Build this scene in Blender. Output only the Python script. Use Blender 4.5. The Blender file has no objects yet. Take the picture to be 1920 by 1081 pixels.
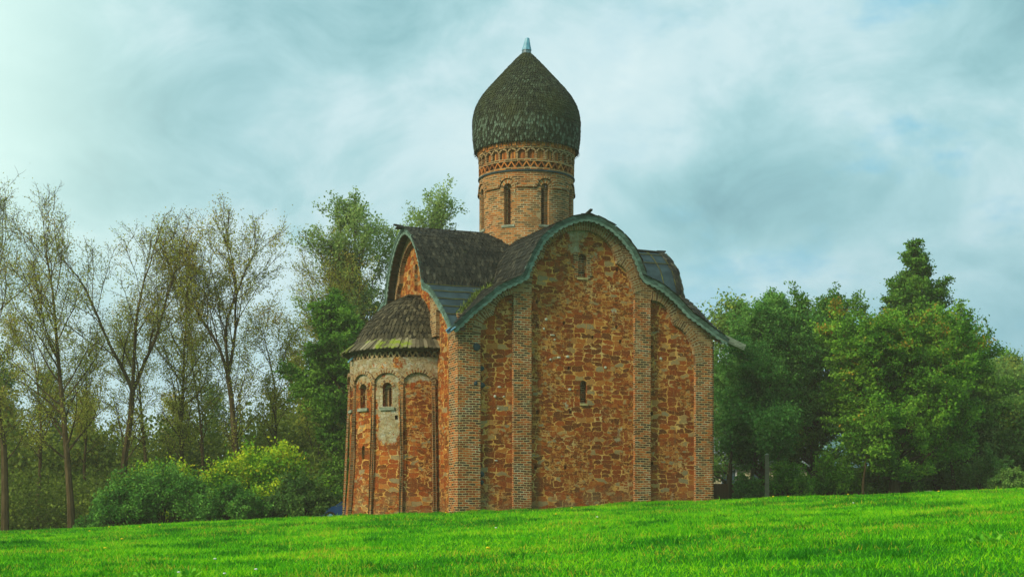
import bpy, bmesh, math, random
import numpy as np
from mathutils import Vector, Matrix
R = math.radians
PI = math.pi
sc = bpy.context.scene
col = sc.collection

# ---------------------------------------------------------------- camera
EYE = 1.6
cam = bpy.data.cameras.new('camera'); camo = bpy.data.objects.new('camera', cam); col.objects.link(camo)
camo.location = (0, 0, EYE); camo.rotation_euler = (R(90), 0, 0)
cam.sensor_width = 36; cam.lens = 53.06; cam.shift_y = 0.2211
cam.clip_end = 3000
sc.camera = camo

# ---------------------------------------------------------------- sky, sun, exposure
SUN_AZ, SUN_EL = R(-72), R(38)          # azimuth from +Y towards +X: light comes from the left, a little in front
sun_from = Vector((-0.72, -0.62, 0.62)).normalized()
w = bpy.data.worlds.new('World'); sc.world = w; w.use_nodes = True
NT = w.node_tree; NT.nodes.clear()

class G:
    """small node graph helper"""
    def __init__(s, nt): s.nt = nt
    def n(s, t, **k):
        o = s.nt.nodes.new(t)
        for a, b in k.items(): setattr(o, a, b)
        return o
    def put(s, sock, v):
        if v is None: return
        if hasattr(v, 'is_output'): s.nt.links.new(v, sock)
        elif isinstance(v, (tuple, list)) and len(v) == 3 and sock.type == 'RGBA': sock.default_value = (*v, 1)
        elif sock.type == 'RGBA' and isinstance(v, (int, float)): sock.default_value = (v, v, v, 1)
        else: sock.default_value = v
    def math(s, op, a, b=0.0, c=None, clamp=False):
        o = s.n('ShaderNodeMath', operation=op, use_clamp=clamp); s.put(o.inputs[0], a); s.put(o.inputs[1], b)
        if c is not None: s.put(o.inputs[2], c)
        return o.outputs[0]
    def mix(s, f, a, b, blend='MIX'):
        o = s.n('ShaderNodeMix', data_type='RGBA', blend_type=blend)
        s.put(o.inputs[0], f); s.put(o.inputs[6], a); s.put(o.inputs[7], b)
        return o.outputs[2]
    def noise(s, vec, scale, detail=3, rough=.5, dist=0.0, out=0):
        o = s.n('ShaderNodeTexNoise'); s.put(o.inputs['Vector'], vec)
        o.inputs['Scale'].default_value = scale; o.inputs['Detail'].default_value = detail
        o.inputs['Roughness'].default_value = rough; o.inputs['Distortion'].default_value = dist
        return o.outputs[out]
    def vor(s, vec, scale, feature='F1', rnd=1.0, dist='EUCLIDEAN'):
        o = s.n('ShaderNodeTexVoronoi', feature=feature)
        if feature != 'DISTANCE_TO_EDGE': o.distance = dist
        s.put(o.inputs['Vector'], vec)
        o.inputs['Scale'].default_value = scale; o.inputs['Randomness'].default_value = rnd
        return o
    def ramp(s, f, stops, interp='LINEAR'):
        o = s.n('ShaderNodeValToRGB'); s.put(o.inputs[0], f); cr = o.color_ramp; cr.interpolation = interp
        while len(cr.elements) < len(stops): cr.elements.new(0.5)
        for e, (p, c) in zip(cr.elements, stops):
            e.position = p; e.color = (c, c, c, 1) if isinstance(c, (int, float)) else (*c, 1)
        return o.outputs[0]
    def step(s, v, a, b):
        o = s.n('ShaderNodeMapRange', interpolation_type='SMOOTHSTEP'); s.put(o.inputs[0], v)
        o.inputs[1].default_value = a; o.inputs[2].default_value = b
        return o.outputs[0]
    def scale(s, v, xyz, loc=(0, 0, 0), rot=(0, 0, 0)):
        o = s.n('ShaderNodeMapping'); s.put(o.inputs[0], v); o.inputs[3].default_value = xyz
        o.inputs[1].default_value = loc; o.inputs[2].default_value = rot
        return o.outputs[0]
    def vadd(s, a, b, op='ADD'):
        o = s.n('ShaderNodeVectorMath', operation=op); s.put(o.inputs[0], a); s.put(o.inputs[1], b); return o.outputs[0]
    def vscale(s, a, f):
        o = s.n('ShaderNodeVectorMath', operation='SCALE'); s.put(o.inputs[0], a); o.inputs['Scale'].default_value = f; return o.outputs[0]
    def sep(s, v):
        o = s.n('ShaderNodeSeparateXYZ'); s.put(o.inputs[0], v); return o.outputs

g = G(NT)
dirv = g.n('ShaderNodeTexCoord').outputs['Generated']
sx, sy, sz = g.sep(dirv)
nish = g.n('ShaderNodeTexSky', sky_type='NISHITA'); nish.sun_disc = False
nish.sun_elevation = SUN_EL; nish.sun_rotation = math.atan2(sun_from.x, sun_from.y); nish.air_density = 1.0
rotd = g.scale(dirv, (2.4, 2.4, 3.3), (3.1, 0.4, 1.2), (0, R(28), 0))
big = g.noise(rotd, 2.0, 5, .50, .3)
fine = g.noise(g.scale(dirv, (5, 5, 7.5), (0.3, 7, 2), (0, R(20), 0)), 2.2, 8, .62, .5)
cl = g.math('ADD', g.math('MULTIPLY', big, .66), g.math('MULTIPLY', fine, .34))
def puff(x0, z0, wx_, wz_):
    a = g.math('DIVIDE', g.math('SUBTRACT', sx, x0), wx_); b_ = g.math('DIVIDE', g.math('SUBTRACT', sz, z0), wz_)
    return g.math('EXPONENT', g.math('MULTIPLY', g.math('ADD', g.math('MULTIPLY', a, a), g.math('MULTIPLY', b_, b_)), -1.0))
for x0, z0, wx_, wz_, k_ in [(-.13, .27, .10, .05, -.085), (-.21, .225, .09, .045, -.06), (-.03, .33, .09, .04, -.07), (.15, .19, .07, .035, -.075), (.28, .23, .10, .06, .045), (-.20, .30, .05, .03, .05), (.09, .29, .09, .06, .075), (.20, .26, .07, .03, .05), (-.12, .16, .10, .03, .05), (.24, .32, .1, .04, .04)]:
    cl = g.math('ADD', cl, g.math('MULTIPLY', puff(x0, z0, wx_, wz_), k_))
clouds = g.ramp(cl, [(.36, (.21, .42, .47)), (.43, (.29, .54, .58)), (.50, (.40, .65, .69)), (.57, (.56, .76, .80)), (.68, (.68, .84, .86))])
bluemask = g.math('MULTIPLY', g.step(g.noise(g.scale(dirv, (4, 4, 8), (9, 2, 5)), 1.7, 5, .6), .50, .66), g.step(sx, 0.0, .22))
c1 = g.mix(g.math('MULTIPLY', bluemask, .75), clouds, (.20, .53, .70))
# bluish veil lower right
low = g.math('MULTIPLY', g.step(sx, -.02, .26), g.step(sz, .26, .03))
c2 = g.mix(g.math('MULTIPLY', low, .55), c1, (.235, .44, .555))
# bright break in the clouds at the far left
lobe = g.math('MULTIPLY', g.step(sx, -.16, -.37), g.step(g.math('ADD', sz, g.math('MULTIPLY', g.math('SUBTRACT', big, .5), .5)), .02, .22))
c3 = g.mix(g.math('MULTIPLY', lobe, .92), c2, (.76, 1.0, .92))
hor = g.step(sz, .20, .06)
c4 = g.mix(g.math('MULTIPLY', g.math('MULTIPLY', hor, g.step(sx, .05, -.2)), .6), c3, (.62, .79, .84))
bg = g.n('ShaderNodeBackground'); bg2 = g.n('ShaderNodeBackground'); add = g.n('ShaderNodeAddShader'); out = g.n('ShaderNodeOutputWorld')
NT.links.new(c4, bg.inputs[0]); bg.inputs[1].default_value = 1.06
NT.links.new(nish.outputs[0], bg2.inputs[0]); bg2.inputs[1].default_value = .006
NT.links.new(bg.outputs[0], add.inputs[0]); NT.links.new(bg2.outputs[0], add.inputs[1]); NT.links.new(add.outputs[0], out.inputs[0])

sl = bpy.data.lights.new('sun', 'SUN'); sl.energy = 3.6; sl.angle = R(12); sl.color = (1, .90, .70)
so = bpy.data.objects.new('sun', sl); col.objects.link(so)
so.rotation_euler = (-sun_from).to_track_quat('-Z', 'Y').to_euler()
sc.view_settings.view_transform = 'Standard'; sc.view_settings.look = 'None'
sc.view_settings.exposure = 0.0; sc.view_settings.gamma = 1
sc.cycles.max_bounces = 5; sc.cycles.diffuse_bounces = 3; sc.cycles.glossy_bounces = 2; sc.cycles.transparent_max_bounces = 4
sc.cycles.transmission_bounces = 2

# ---------------------------------------------------------------- materials
def mat(name, rough=.9, spec=.2):
    m = bpy.data.materials.new(name); m.use_nodes = True
    nt = m.node_tree; b = nt.nodes['Principled BSDF']
    b.inputs['Roughness'].default_value = rough; b.inputs['Specular IOR Level'].default_value = spec
    return m, G(nt), b
def bump(g, b, h, strength=.5, dist=.03):
    o = g.n('ShaderNodeBump'); o.inputs['Strength'].default_value = strength; o.inputs['Distance'].default_value = dist
    g.put(o.inputs['Height'], h); g.nt.links.new(o.outputs[0], b.inputs['Normal'])
def uvc(g): return g.n('ShaderNodeTexCoord').outputs['UV']
def attr(g, n='var'):
    return g.n('ShaderNodeAttribute', attribute_name=n).outputs['Fac']

def rubble(name, plaster=0.0, zlo=None, zhi=None):
    m, g, b = mat(name, .95, .12)
    uv = uvc(g); u_, v_, _ = g.sep(uv)
    warp = g.vadd(uv, g.vscale(g.noise(uv, 2.2, 3, .6, 0, 1), .22))
    warp = g.vadd(warp, g.vscale(g.noise(uv, 7, 3, .7, 0, 1), .10))
    sv = g.scale(warp, (.88, 2.0, 1))
    big = g.vor(sv, 2.5, 'F1', .66, 'CHEBYCHEV'); bigb = g.vor(sv, 2.5, 'F2', .66, 'CHEBYCHEV')
    sv2 = g.scale(warp, (1.0, 2.3, 1), (3.3, 1.7, 0))
    sm = g.vor(sv2, 4.6, 'F1', .7, 'CHEBYCHEV'); smb = g.vor(sv2, 4.6, 'F2', .7, 'CHEBYCHEV')
    pick = g.step(g.noise(uv, .42, 3, .6), .47, .53)           # zones of small chips
    cr, cg, cb = g.sep(big.outputs['Color']); sr, sg, sb = g.sep(sm.outputs['Color'])
    r1 = g.mix(pick, cr, sr); r2 = g.mix(pick, cg, sg)
    rf = g.math('ADD', g.math('MULTIPLY', r1, 1.0), 0)
    stone = g.ramp(rf, [(0, (.060, .016, .005)), (.22, (.135, .022, .005)), (.52, (.245, .036, .005)), (.72, (.36, .066, .008)), (.82, (.44, .15, .026)), (.9, (.38, .27, .11)), (1, (.20, .21, .13))], 'LINEAR')
    grain = g.noise(g.scale(uv, (6, 19, 1)), 2.0, 5, .75)
    drip = g.noise(g.scale(uv, (9, 1.6, 1), (4, 4, 0)), 1.5, 4, .65)
    stone = g.mix(g.math('MULTIPLY', g.step(grain, .42, .68), .55), stone, (.66, .24, .040))
    stone = g.mix(g.math('MULTIPLY', g.step(grain, .50, .30), .65), stone, (.11, .035, .012))
    e1 = g.math('MULTIPLY', g.math('SUBTRACT', bigb.outputs[0], big.outputs[0]), .8); e2 = g.math('MULTIPLY', g.math('SUBTRACT', smb.outputs[0], sm.outputs[0]), .8)
    e = g.mix(pick, e1, e2)
    wob = g.math('ADD', g.math('MULTIPLY', g.math('SUBTRACT', g.noise(uv, 2.3, 3, .6), .535), .42), g.math('MULTIPLY', g.math('SUBTRACT', g.noise(uv, 11, 4, .7), .5), .22))
    mort = g.step(g.math('SUBTRACT', e, wob), .10, .055)
    mc = g.ramp(g.noise(uv, 1.1, 4, .6), [(.3, (.50, .25, .055)), (.5, (.72, .37, .085)), (.7, (.70, .50, .20))])
    mc = g.mix(g.math('MULTIPLY', g.step(g.noise(uv, 2.6, 3, .6), .5, .66), .6), mc, (.62, .24, .045))
    c = g.mix(g.math('MULTIPLY', mort, g.mix(pick, 1.0, .75)), stone, mc)
    c = g.mix(g.math('MULTIPLY', g.math('MULTIPLY', g.step(drip, .55, .68), g.step(g.noise(uv, .8, 3, .6), .42, .60)), .6), c, (.56, .24, .045))
    # loose patches of lime plaster
    pn = g.noise(g.scale(uv, (1, .75, 1), (5, 3, 0)), .95, 5, .68)
    if zlo is not None:
        bay = g.step(g.math('ABSOLUTE', g.math('SUBTRACT', u_, 2.44)), .75, .35)
        bay = g.math('MULTIPLY', bay, g.step(v_, 4.2, 5.6))
        zone = g.math('MAXIMUM', g.step(v_, 7.0, 7.7), bay)
        pn = g.math('ADD', pn, g.math('MULTIPLY', g.math('SUBTRACT', zone, .38), plaster))
        pf = g.step(pn, .54, .60)
        pf = g.math('MULTIPLY', pf, g.step(g.noise(uv, 7.5, 4, .75), .66, .56))
    else:
        pn = g.math('ADD', pn, g.math('MULTIPLY', g.step(v_, 12.2, 13.5), .16))
        pf = g.math('MULTIPLY', g.step(pn, .64 - plaster, .70 - plaster), g.step(g.noise(uv, 6.5, 4, .75), .68, .56))
    pc = g.ramp(g.noise(uv, 3.4, 5, .75), [(.34, (.26, .20, .09)), (.5, (.42, .37, .21)), (.66, (.56, .58, .46))])
    c = g.mix(g.math('MULTIPLY', pf, .85), c, pc)
    lf = g.noise(uv, .33, 3, .5)
    c = g.mix(g.math('MULTIPLY', g.step(lf, .40, .72), .45), c, g.mix(1.0, c, (.62, .55, .50), 'MULTIPLY'))
    # damp, mossy foot and soot-like weathering streaks
    st = g.noise(g.scale(uv, (2.2, .22, 1)), 1.6, 4, .65)
    c = g.mix(g.math('MULTIPLY', g.step(st, .56, .74), .45), c, (.16, .10, .045))
    foot = g.math('MULTIPLY', g.step(v_, 3.6, 1.7), g.step(g.noise(uv, 1.4, 4, .7), .38, .62))
    c = g.mix(g.math('MULTIPLY', foot, .5), c, (.17, .15, .07))
    g.put(b.inputs['Base Color'], c)
    h = g.math('ADD', g.math('MULTIPLY', g.math('SUBTRACT', 1.0, mort), .7), g.math('MULTIPLY', grain, .5))
    bump(g, b, h, 1.0, .09)
    return m

def brick(name, sxx=1.0, syy=1.0, tone=0, arch=False):
    m, g, b = mat(name, .92, .15)
    uv = uvc(g); u_, v_, _ = g.sep(uv)
    wv = g.vadd(uv, g.vadd(g.vscale(g.noise(uv, 3.0, 3, .6, 0, 1), .05), g.vscale(g.noise(uv, .6, 2, .5, 0, 1), .16)))
    bt = g.n('ShaderNodeTexBrick'); g.put(bt.inputs['Vector'], wv)
    bt.inputs['Scale'].default_value = 1; bt.inputs['Mortar Size'].default_value = .018 if not arch else .020
    bt.inputs['Mortar Smooth'].default_value = .35; bt.inputs['Bias'].default_value = 0
    bt.inputs['Brick Width'].default_value = (.29) * sxx; bt.inputs['Row Height'].default_value = .098 * syy
    bt.inputs['Color1'].default_value = (0, 0, 0, 1); bt.inputs['Color2'].default_value = (1, 1, 1, 1); bt.inputs['Mortar'].default_value = (.5, .5, .5, 1)
    rnd = bt.outputs['Color']
    if tone == 0:
        st = [(0, (.030, .022, .014)), (.28, (.075, .034, .014)), (.46, (.20, .052, .012)), (.72, (.35, .085, .015)), (.9, (.47, .13, .022)), (1, (.40, .24, .09))]
        mo = [(.3, (.30, .185, .065)), (.5, (.44, .32, .14)), (.7, (.56, .50, .31))]
    elif tone == 1:   # orange brick of the drum
        st = [(0, (.06, .045, .022)), (.22, (.15, .075, .026)), (.45, (.27, .105, .028)), (.75, (.40, .145, .034)), (1, (.48, .24, .07))]
        mo = [(.3, (.24, .18, .08)), (.5, (.36, .28, .14)), (.7, (.48, .43, .26))]
    else:             # weathered, mostly limewashed brick
        st = [(0, (.08, .05, .025)), (.3, (.17, .075, .026)), (.6, (.28, .13, .042)), (1, (.40, .27, .12))]
        mo = [(.3, (.26, .20, .09)), (.5, (.34, .27, .14)), (.7, (.44, .39, .23))]
    fn = g.noise(uv, 7, 3, .6)
    c = g.ramp(g.math('ADD', g.math('MULTIPLY', rnd, .8), g.math('MULTIPLY', g.math('SUBTRACT', fn, .4), .5)), st)
    mc = g.ramp(g.noise(uv, 1.3, 4, .65), mo)
    ero = g.step(g.math('ADD', bt.outputs['Fac'], g.math('MULTIPLY', g.math('SUBTRACT', g.noise(uv, 6, 4, .7), .56), 2.4)), .30, .70)
    c = g.mix(ero, c, mc)
    st2 = g.noise(g.scale(uv, (1.6, .3, 1)), 1.3, 4, .6)
    c = g.mix(g.math('MULTIPLY', g.step(st2, .55, .75), .5), c, (.15, .10, .04))
    pn = g.noise(g.scale(uv, (1, .8, 1), (2, 9, 0)), 1.5, 4, .7)
    c = g.mix(g.math('MULTIPLY', g.step(pn, .60, .68), .75), c, (.36, .29, .15))
    c = g.mix(g.math('MULTIPLY', g.step(g.noise(uv, .55, 4, .6), .50, .66), .5), c, g.mix(1.0, c, (1.0, .62, .42), 'MULTIPLY'))
    g.put(b.inputs['Base Color'], c)
    bump(g, b, g.math('ADD', g.math('MULTIPLY', ero, -.8), g.math('MULTIPLY', fn, .5)), .8, .03)
    return m

def noisy(name, stops, scale=3, rough=.9, spec=.15, stretch=(1, 1, 1), bstr=.4, bdist=.02, use='Object', varamt=0.0, varcol=(.5, .5, .5), moss=None):
    m, g, b = mat(name, rough, spec)
    co = g.n('ShaderNodeTexCoord').outputs[use]
    v = g.scale(co, stretch)
    n = g.noise(v, scale, 5, .65)
    if varamt: n = g.math('ADD', g.math('MULTIPLY', n, 1 - varamt), g.math('MULTIPLY', attr(g), varamt))
    c = g.ramp(n, stops)
    if moss:
        mn = g.noise(co, moss[1], 4, .7)
        mf = g.math('MULTIPLY', g.step(mn, moss[2], moss[2] + .1), moss[3])
        if len(moss) > 4:      # lichen-grey lower courses, moss only higher up
            zz = g.math('ADD', g.sep(co)[2], g.math('MULTIPLY', mn, .8)); lo = g.step(zz, moss[4] + .7, moss[4])
            mf = g.math('MULTIPLY', mf, g.math('SUBTRACT', 1.0, lo))
            c = g.mix(g.math('MULTIPLY', g.math('MULTIPLY', lo, .4), g.step(attr(g), .5, 1.0)), c, (.16, .24, .17))
        c = g.mix(mf, c, moss[0])
    g.put(b.inputs['Base Color'], c)
    if bstr: bump(g, b, g.noise(v, scale * 3, 4, .7), bstr, bdist)
    return m

def leafmat(name, dark, mid, light, accent=None, acc_amt=0.0, clump=.35, trans=.25):
    m = bpy.data.materials.new(name); m.use_nodes = True
    nt = m.node_tree; b = nt.nodes['Principled BSDF']; g = G(nt)
    b.inputs['Roughness'].default_value = .6; b.inputs['Specular IOR Level'].default_value = .10
    pos = g.n('ShaderNodeTexCoord').outputs['Object']
    n = g.noise(pos, clump, 3, .6)
    f = g.math('ADD', g.math('MULTIPLY', n, 1.0), g.math('MULTIPLY', g.math('SUBTRACT', attr(g), .5), .42))
    c = g.ramp(f, [(.3, dark), (.5, mid), (.72, light)])
    if accent:
        a = g.math('ADD', g.noise(pos, clump * 1.3, 3, .6), g.math('MULTIPLY', attr(g, 'acc'), .5))
        c = g.mix(g.step(a, .98 - acc_amt, 1.10 - acc_amt), c, accent)
    g.put(b.inputs['Base Color'], c)
    tr = g.n('ShaderNodeBsdfTranslucent'); g.put(tr.inputs[0], c)
    mx = g.n('ShaderNodeMixShader'); mx.inputs[0].default_value = trans
    nt.links.new(b.outputs[0], mx.inputs[1]); nt.links.new(tr.outputs[0], mx.inputs[2])
    nt.links.new(mx.outputs[0], nt.nodes['Material Output'].inputs[0])
    return m

M = {}
M['rubble'] = rubble('red_rubble_masonry', -.01)
M['rubble_apse'] = rubble('limewashed_rubble', .27, 2.2, 7.4)
M['brick'] = brick('weathered_brick')
M['brick_drum'] = brick('orange_brick', 1, 1, 1)
M['brick_pale'] = brick('limewashed_brick', 1, 1, 2)
M['arch'] = brick('arch_brick', 1.6, 1.1, 2, True)
M['arch_drum'] = brick('drum_arch_brick', 1.6, 1.1, 1, True)
M['soldier'] = noisy('single_brick', [(.3, (.20, .07, .02)), (.5, (.40, .13, .03)), (.7, (.48, .20, .05))], 5, varamt=.6)
M['soldier_old'] = noisy('old_single_brick', [(.3, (.14, .08, .035)), (.5, (.28, .17, .07)), (.7, (.38, .27, .13))], 5, varamt=.6)
M['plaster'] = noisy('old_plaster', [(.32, (.27, .20, .08)), (.5, (.42, .31, .13)), (.7, (.50, .44, .26))], 2.2, bstr=.5)
M['dark'] = noisy('painted_hole_darkness', [(.3, (.010, .010, .009)), (.7, (.02, .018, .015))], 3, bstr=0)  # near-black sheets: shade inside slits and holes put into the colour
M['shingle_roof'] = noisy('old_roof_shingle', [(.25, (.006, .007, .005)), (.50, (.017, .017, .011)), (.68, (.040, .038, .023)), (.84, (.13, .12, .08))], 6, .8, .25, (1, 1, .5), .5, .02, varamt=.42, moss=((.13, .17, .015), .9, .68, .6))
M['shingle_apse'] = noisy('apse_shingle', [(.25, (.014, .012, .006)), (.48, (.038, .031, .015)), (.66, (.078, .064, .032)), (.82, (.19, .16, .09))], 6, .85, .2, (1, 1, .5), .5, .02, varamt=.42, moss=((.12, .15, .015), .8, .72, .5))
M['shingle_dome'] = noisy('dome_shingle', [(.24, (.008, .011, .005)), (.48, (.023, .029, .010)), (.68, (.050, .064, .030)), (.88, (.16, .23, .17))], 6, .8, .25, (1, 1, .35), .5, .02, varamt=.38, moss=((.040, .046, .010), .45, .48, .6, 1.3))
M['skirt'] = noisy('mossy_plank', [(.25, (.060, .050, .028)), (.5, (.15, .125, .07)), (.8, (.28, .24, .15))], 3, .9, .15, (1, 1, 1), .5, .02, varamt=.5, moss=((.19, .24, .012), .8, .52, .9))
M['teal_board'] = noisy('weathered_green_board', [(.3, (.024, .046, .032)), (.5, (.050, .090, .064)), (.72, (.15, .25, .205))], 2.3, .8, .25, (1, 1, 2.5), .6, .015)
M['teal_pale'] = noisy('pale_green_board', [(.3, (.07, .11, .080)), (.5, (.13, .20, .15)), (.72, (.26, .36, .30))], 3.3, .85, .2, (1, 1, 2.5), .6, .015)
M['soffit'] = noisy('soffit_plank', [(.3, (.050, .036, .018)), (.5, (.10, .070, .035)), (.72, (.17, .125, .07))], 3, .9, .1, (1, 3, 1), .4)
M['felt'] = noisy('tarred_felt', [(.3, (.009, .022, .027)), (.5, (.016, .038, .045)), (.72, (.036, .070, .076))], 1.6, .75, .3, (1, 1, 1), .5, .03)
M['batten'] = noisy('batten', [(.3, (.05, .045, .02)), (.6, (.11, .11, .03)), (.8, (.20, .26, .03))], 2, .9)
M['metal'] = noisy('zinc_sheet', [(.3, (.05, .19, .27)), (.5, (.11, .30, .39)), (.7, (.24, .46, .56))], 3, .45, .5, (1, 1, 1), .2)
M['metal_dark'] = noisy('dark_zinc', [(.3, (.03, .07, .085)), (.7, (.09, .16, .18))], 3, .5, .5, (1, 1, 1), .2)
M['blue_metal'] = noisy('blue_gutter', [(.3, (.12, .34, .50)), (.7, (.38, .60, .72))], 4, .4, .5, bstr=.1)
M['wood_grey'] = noisy('grey_wood', [(.3, (.10, .12, .075)), (.5, (.20, .22, .15)), (.7, (.34, .35, .26))], 3, .9, .15, (1, 1, 3))
M['stone_dark'] = noisy('blue_grey_boulder', [(.3, (.015, .03, .035)), (.7, (.045, .07, .07))], 4, .8)
M['stone_pale'] = noisy('pale_stone', [(.3, (.34, .32, .22)), (.7, (.58, .55, .42))], 5, .85)
M['bark'] = noisy('grey_brown_bark', [(.3, (.035, .024, .010)), (.5, (.070, .048, .020)), (.72, (.13, .095, .045))], 4, .95, .1, (1, 1, .25), .6, .03)
M['bark_pale'] = noisy('pale_bark', [(.3, (.07, .055, .03)), (.7, (.20, .17, .10))], 4, .95, .1, (1, 1, .25), .6, .03)

# ---------------------------------------------------------------- mesh helpers
class MB:
    def __init__(s): s.v = []; s.f = []; s.uv = []; s.var = []
    def face(s, pts, uvs=None, var=0.5):
        k = len(s.v); s.v.extend(pts); s.f.append(tuple(range(k, k + len(pts))))
        s.uv.extend(uvs if uvs else [(0, 0)] * len(pts)); s.var.append(var)
    def merge_build(s, name, m, parent=None, smooth=False, weld=True):
        me = bpy.data.meshes.new(name); me.from_pydata([tuple(p) for p in s.v], [], s.f)
        uvl = me.uv_layers.new(name='UVMap'); uvl.data.foreach_set('uv', np.array(s.uv, 'f').ravel())
        a = me.attributes.new('var', 'FLOAT', 'FACE'); a.data.foreach_set('value', np.array(s.var, 'f'))
        if weld:
            bm = bmesh.new(); bm.from_mesh(me); bmesh.ops.remove_doubles(bm, verts=bm.verts, dist=.0008); bm.to_mesh(me); bm.free()
        if smooth: me.shade_smooth()
        for q in (m if isinstance(m, list) else [m]): me.materials.append(q)
        o = bpy.data.objects.new(name, me); col.objects.link(o)
        if parent: o.parent = parent
        return o
    build = merge_build
    def hexa(s, c, var=.5):
        """c: 8 corners, 0-3 bottom ring, 4-7 top ring"""
        for q in ((3, 2, 1, 0), (4, 5, 6, 7), (0, 1, 5, 4), (1, 2, 6, 5), (2, 3, 7, 6), (3, 0, 4, 7)):
            p = [c[i] for i in q]
            a = (Vector(p[1]) - Vector(p[0])).length; b = (Vector(p[2]) - Vector(p[1])).length
            s.face(p, [(0, 0), (a, 0), (a, b), (0, b)], var)
    def box(s, x0, x1, y0, y1, z0, z1, var=.5):
        s.hexa([(x0, y0, z0), (x1, y0, z0), (x1, y1, z0), (x0, y1, z0), (x0, y0, z1), (x1, y0, z1), (x1, y1, z1), (x0, y1, z1)], var)
    def tube(s, pts, rads, n=6, var=.5, cap=True):
        pts = [Vector(p) for p in pts]; rings = []
        for i, p in enumerate(pts):
            d = (pts[min(i + 1, len(pts) - 1)] - pts[max(i - 1, 0)]).normalized()
            a = d.orthogonal().normalized(); b = d.cross(a)
            if i and rings:
                a = (pa - d * pa.dot(d)).normalized(); b = d.cross(a)
            pa = a
            rings.append([tuple(p + (a * math.cos(2 * PI * k / n) + b * math.sin(2 * PI * k / n)) * rads[i]) for k in range(n)])
        for i in range(len(rings) - 1):
            for k in range(n):
                s.face([rings[i][k], rings[i][(k + 1) % n], rings[i + 1][(k + 1) % n], rings[i + 1][k]], None, var)
        if cap: s.face(rings[-1], None, var); s.face(rings[0][::-1], None, var)

def tag(o, label=None, cat=None, group=None, kind=None):
    if label: o['label'] = label
    if cat: o['category'] = cat
    if group: o['group'] = group
    if kind: o['kind'] = kind
    return o
def empty(name, loc, rz=0, parent=None):
    o = bpy.data.objects.new(name, None); col.objects.link(o); o.location = loc; o.rotation_euler = (0, 0, rz); o.empty_display_size = .3
    if parent: o.parent = parent
    return o

# column-scan wall: a along the wall, z up, mapped by fn(a, z, depth_out)
def interp(pts):
    xs = [p[0] for p in pts]; ys = [p[1] for p in pts]
    return lambda a: float(np.interp(a, xs, ys))
def const(v): return lambda a: v
def wall_scan(mb, fn, a0, a1, zb, zt, d, holes=(), step=.25, rev=None, breaks=(), zstep=99):
    """holes: (h0, h1, lo(a), hi(a), depth_back)"""
    br = set(np.round(np.linspace(a0, a1, max(2, int((a1 - a0) / step) + 1)), 4)) | {round(b, 4) for b in breaks if a0 < b < a1}
    for h in holes:
        for t in np.linspace(h[0], h[1], 9): br.add(round(float(t), 4))
    br = sorted(br)
    def quad(p, q, zl, zh):
        (pl, ph), (ql, qh) = (zl(p), zh(p)), (zl(q), zh(q))
        if ph - pl < .001 and qh - ql < .001: return
        k = max(1, int(math.ceil(max(ph - pl, qh - ql) / zstep)))
        for i in range(k):
            t0, t1 = i / k, (i + 1) / k
            A, B = pl + (ph - pl) * t0, ql + (qh - ql) * t0
            C_, D_ = ql + (qh - ql) * t1, pl + (ph - pl) * t1
            mb.face([fn(p, A, d), fn(q, B, d), fn(q, C_, d), fn(p, D_, d)], [(p, A), (q, B), (q, C_), (p, D_)])
    for p, q in zip(br, br[1:]):
        mid = (p + q) / 2
        hs = sorted([h for h in holes if h[0] < mid < h[1]], key=lambda h: h[2](mid))
        lo = zb
        for h in hs:
            quad(p, q, lo, h[2]); lo = h[3]
        quad(p, q, lo, zt)
    for h in holes:       # reveals and the back of each recess
        dk = h[4]; ts = [float(t) for t in np.linspace(h[0], h[1], 9)]
        for p, q in zip(ts, ts[1:]):
            for zf, sgn in ((h[2], 1), (h[3], -1)):
                P = [fn(p, zf(p), d), fn(q, zf(q), d), fn(q, zf(q), dk), fn(p, zf(p), dk)]
                mb.face(P if sgn < 0 else P[::-1], [(p, 0), (q, 0), (q, d - dk), (p, d - dk)])
        for a in (h[0], h[1]):
            mb.face([fn(a, h[2](a), d), fn(a, h[2](a), dk), fn(a, h[3](a), dk), fn(a, h[3](a), d)], [(0, h[2](a)), (d - dk, h[2](a)), (d - dk, h[3](a)), (0, h[3](a))])
def hole_face(mb, fn, h, d):
    ts = [float(t) for t in np.linspace(h[0], h[1], 9)]
    for p, q in zip(ts, ts[1:]):
        mb.face([fn(p, h[2](p), d), fn(q, h[2](q), d), fn(q, h[3](q), d), fn(p, h[3](p), d)], [(p, h[2](p)), (q, h[2](q)), (q, h[3](q)), (p, h[3](p))])
def arch_top(c, r, zs): return lambda a: zs + math.sqrt(max(0, r * r - (a - c) ** 2))
def under(mb, fn, pts, d0, d1):
    for (a, z), (b, y) in zip(pts, pts[1:]):
        mb.face([fn(a, z, d0), fn(a, z, d1), fn(b, y, d1), fn(b, y, d0)], [(0, a), (d1 - d0, a), (d1 - d0, b), (0, b)])
def resample(pts, step):
    P = np.array(pts, float); L = np.r_[0, np.cumsum(np.hypot(*np.diff(P, axis=0).T))]
    n = max(2, int(L[-1] / step) + 1); t = np.linspace(0, L[-1], n)
    return np.c_[np.interp(t, L, P[:, 0]), np.interp(t, L, P[:, 1])], t
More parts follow.
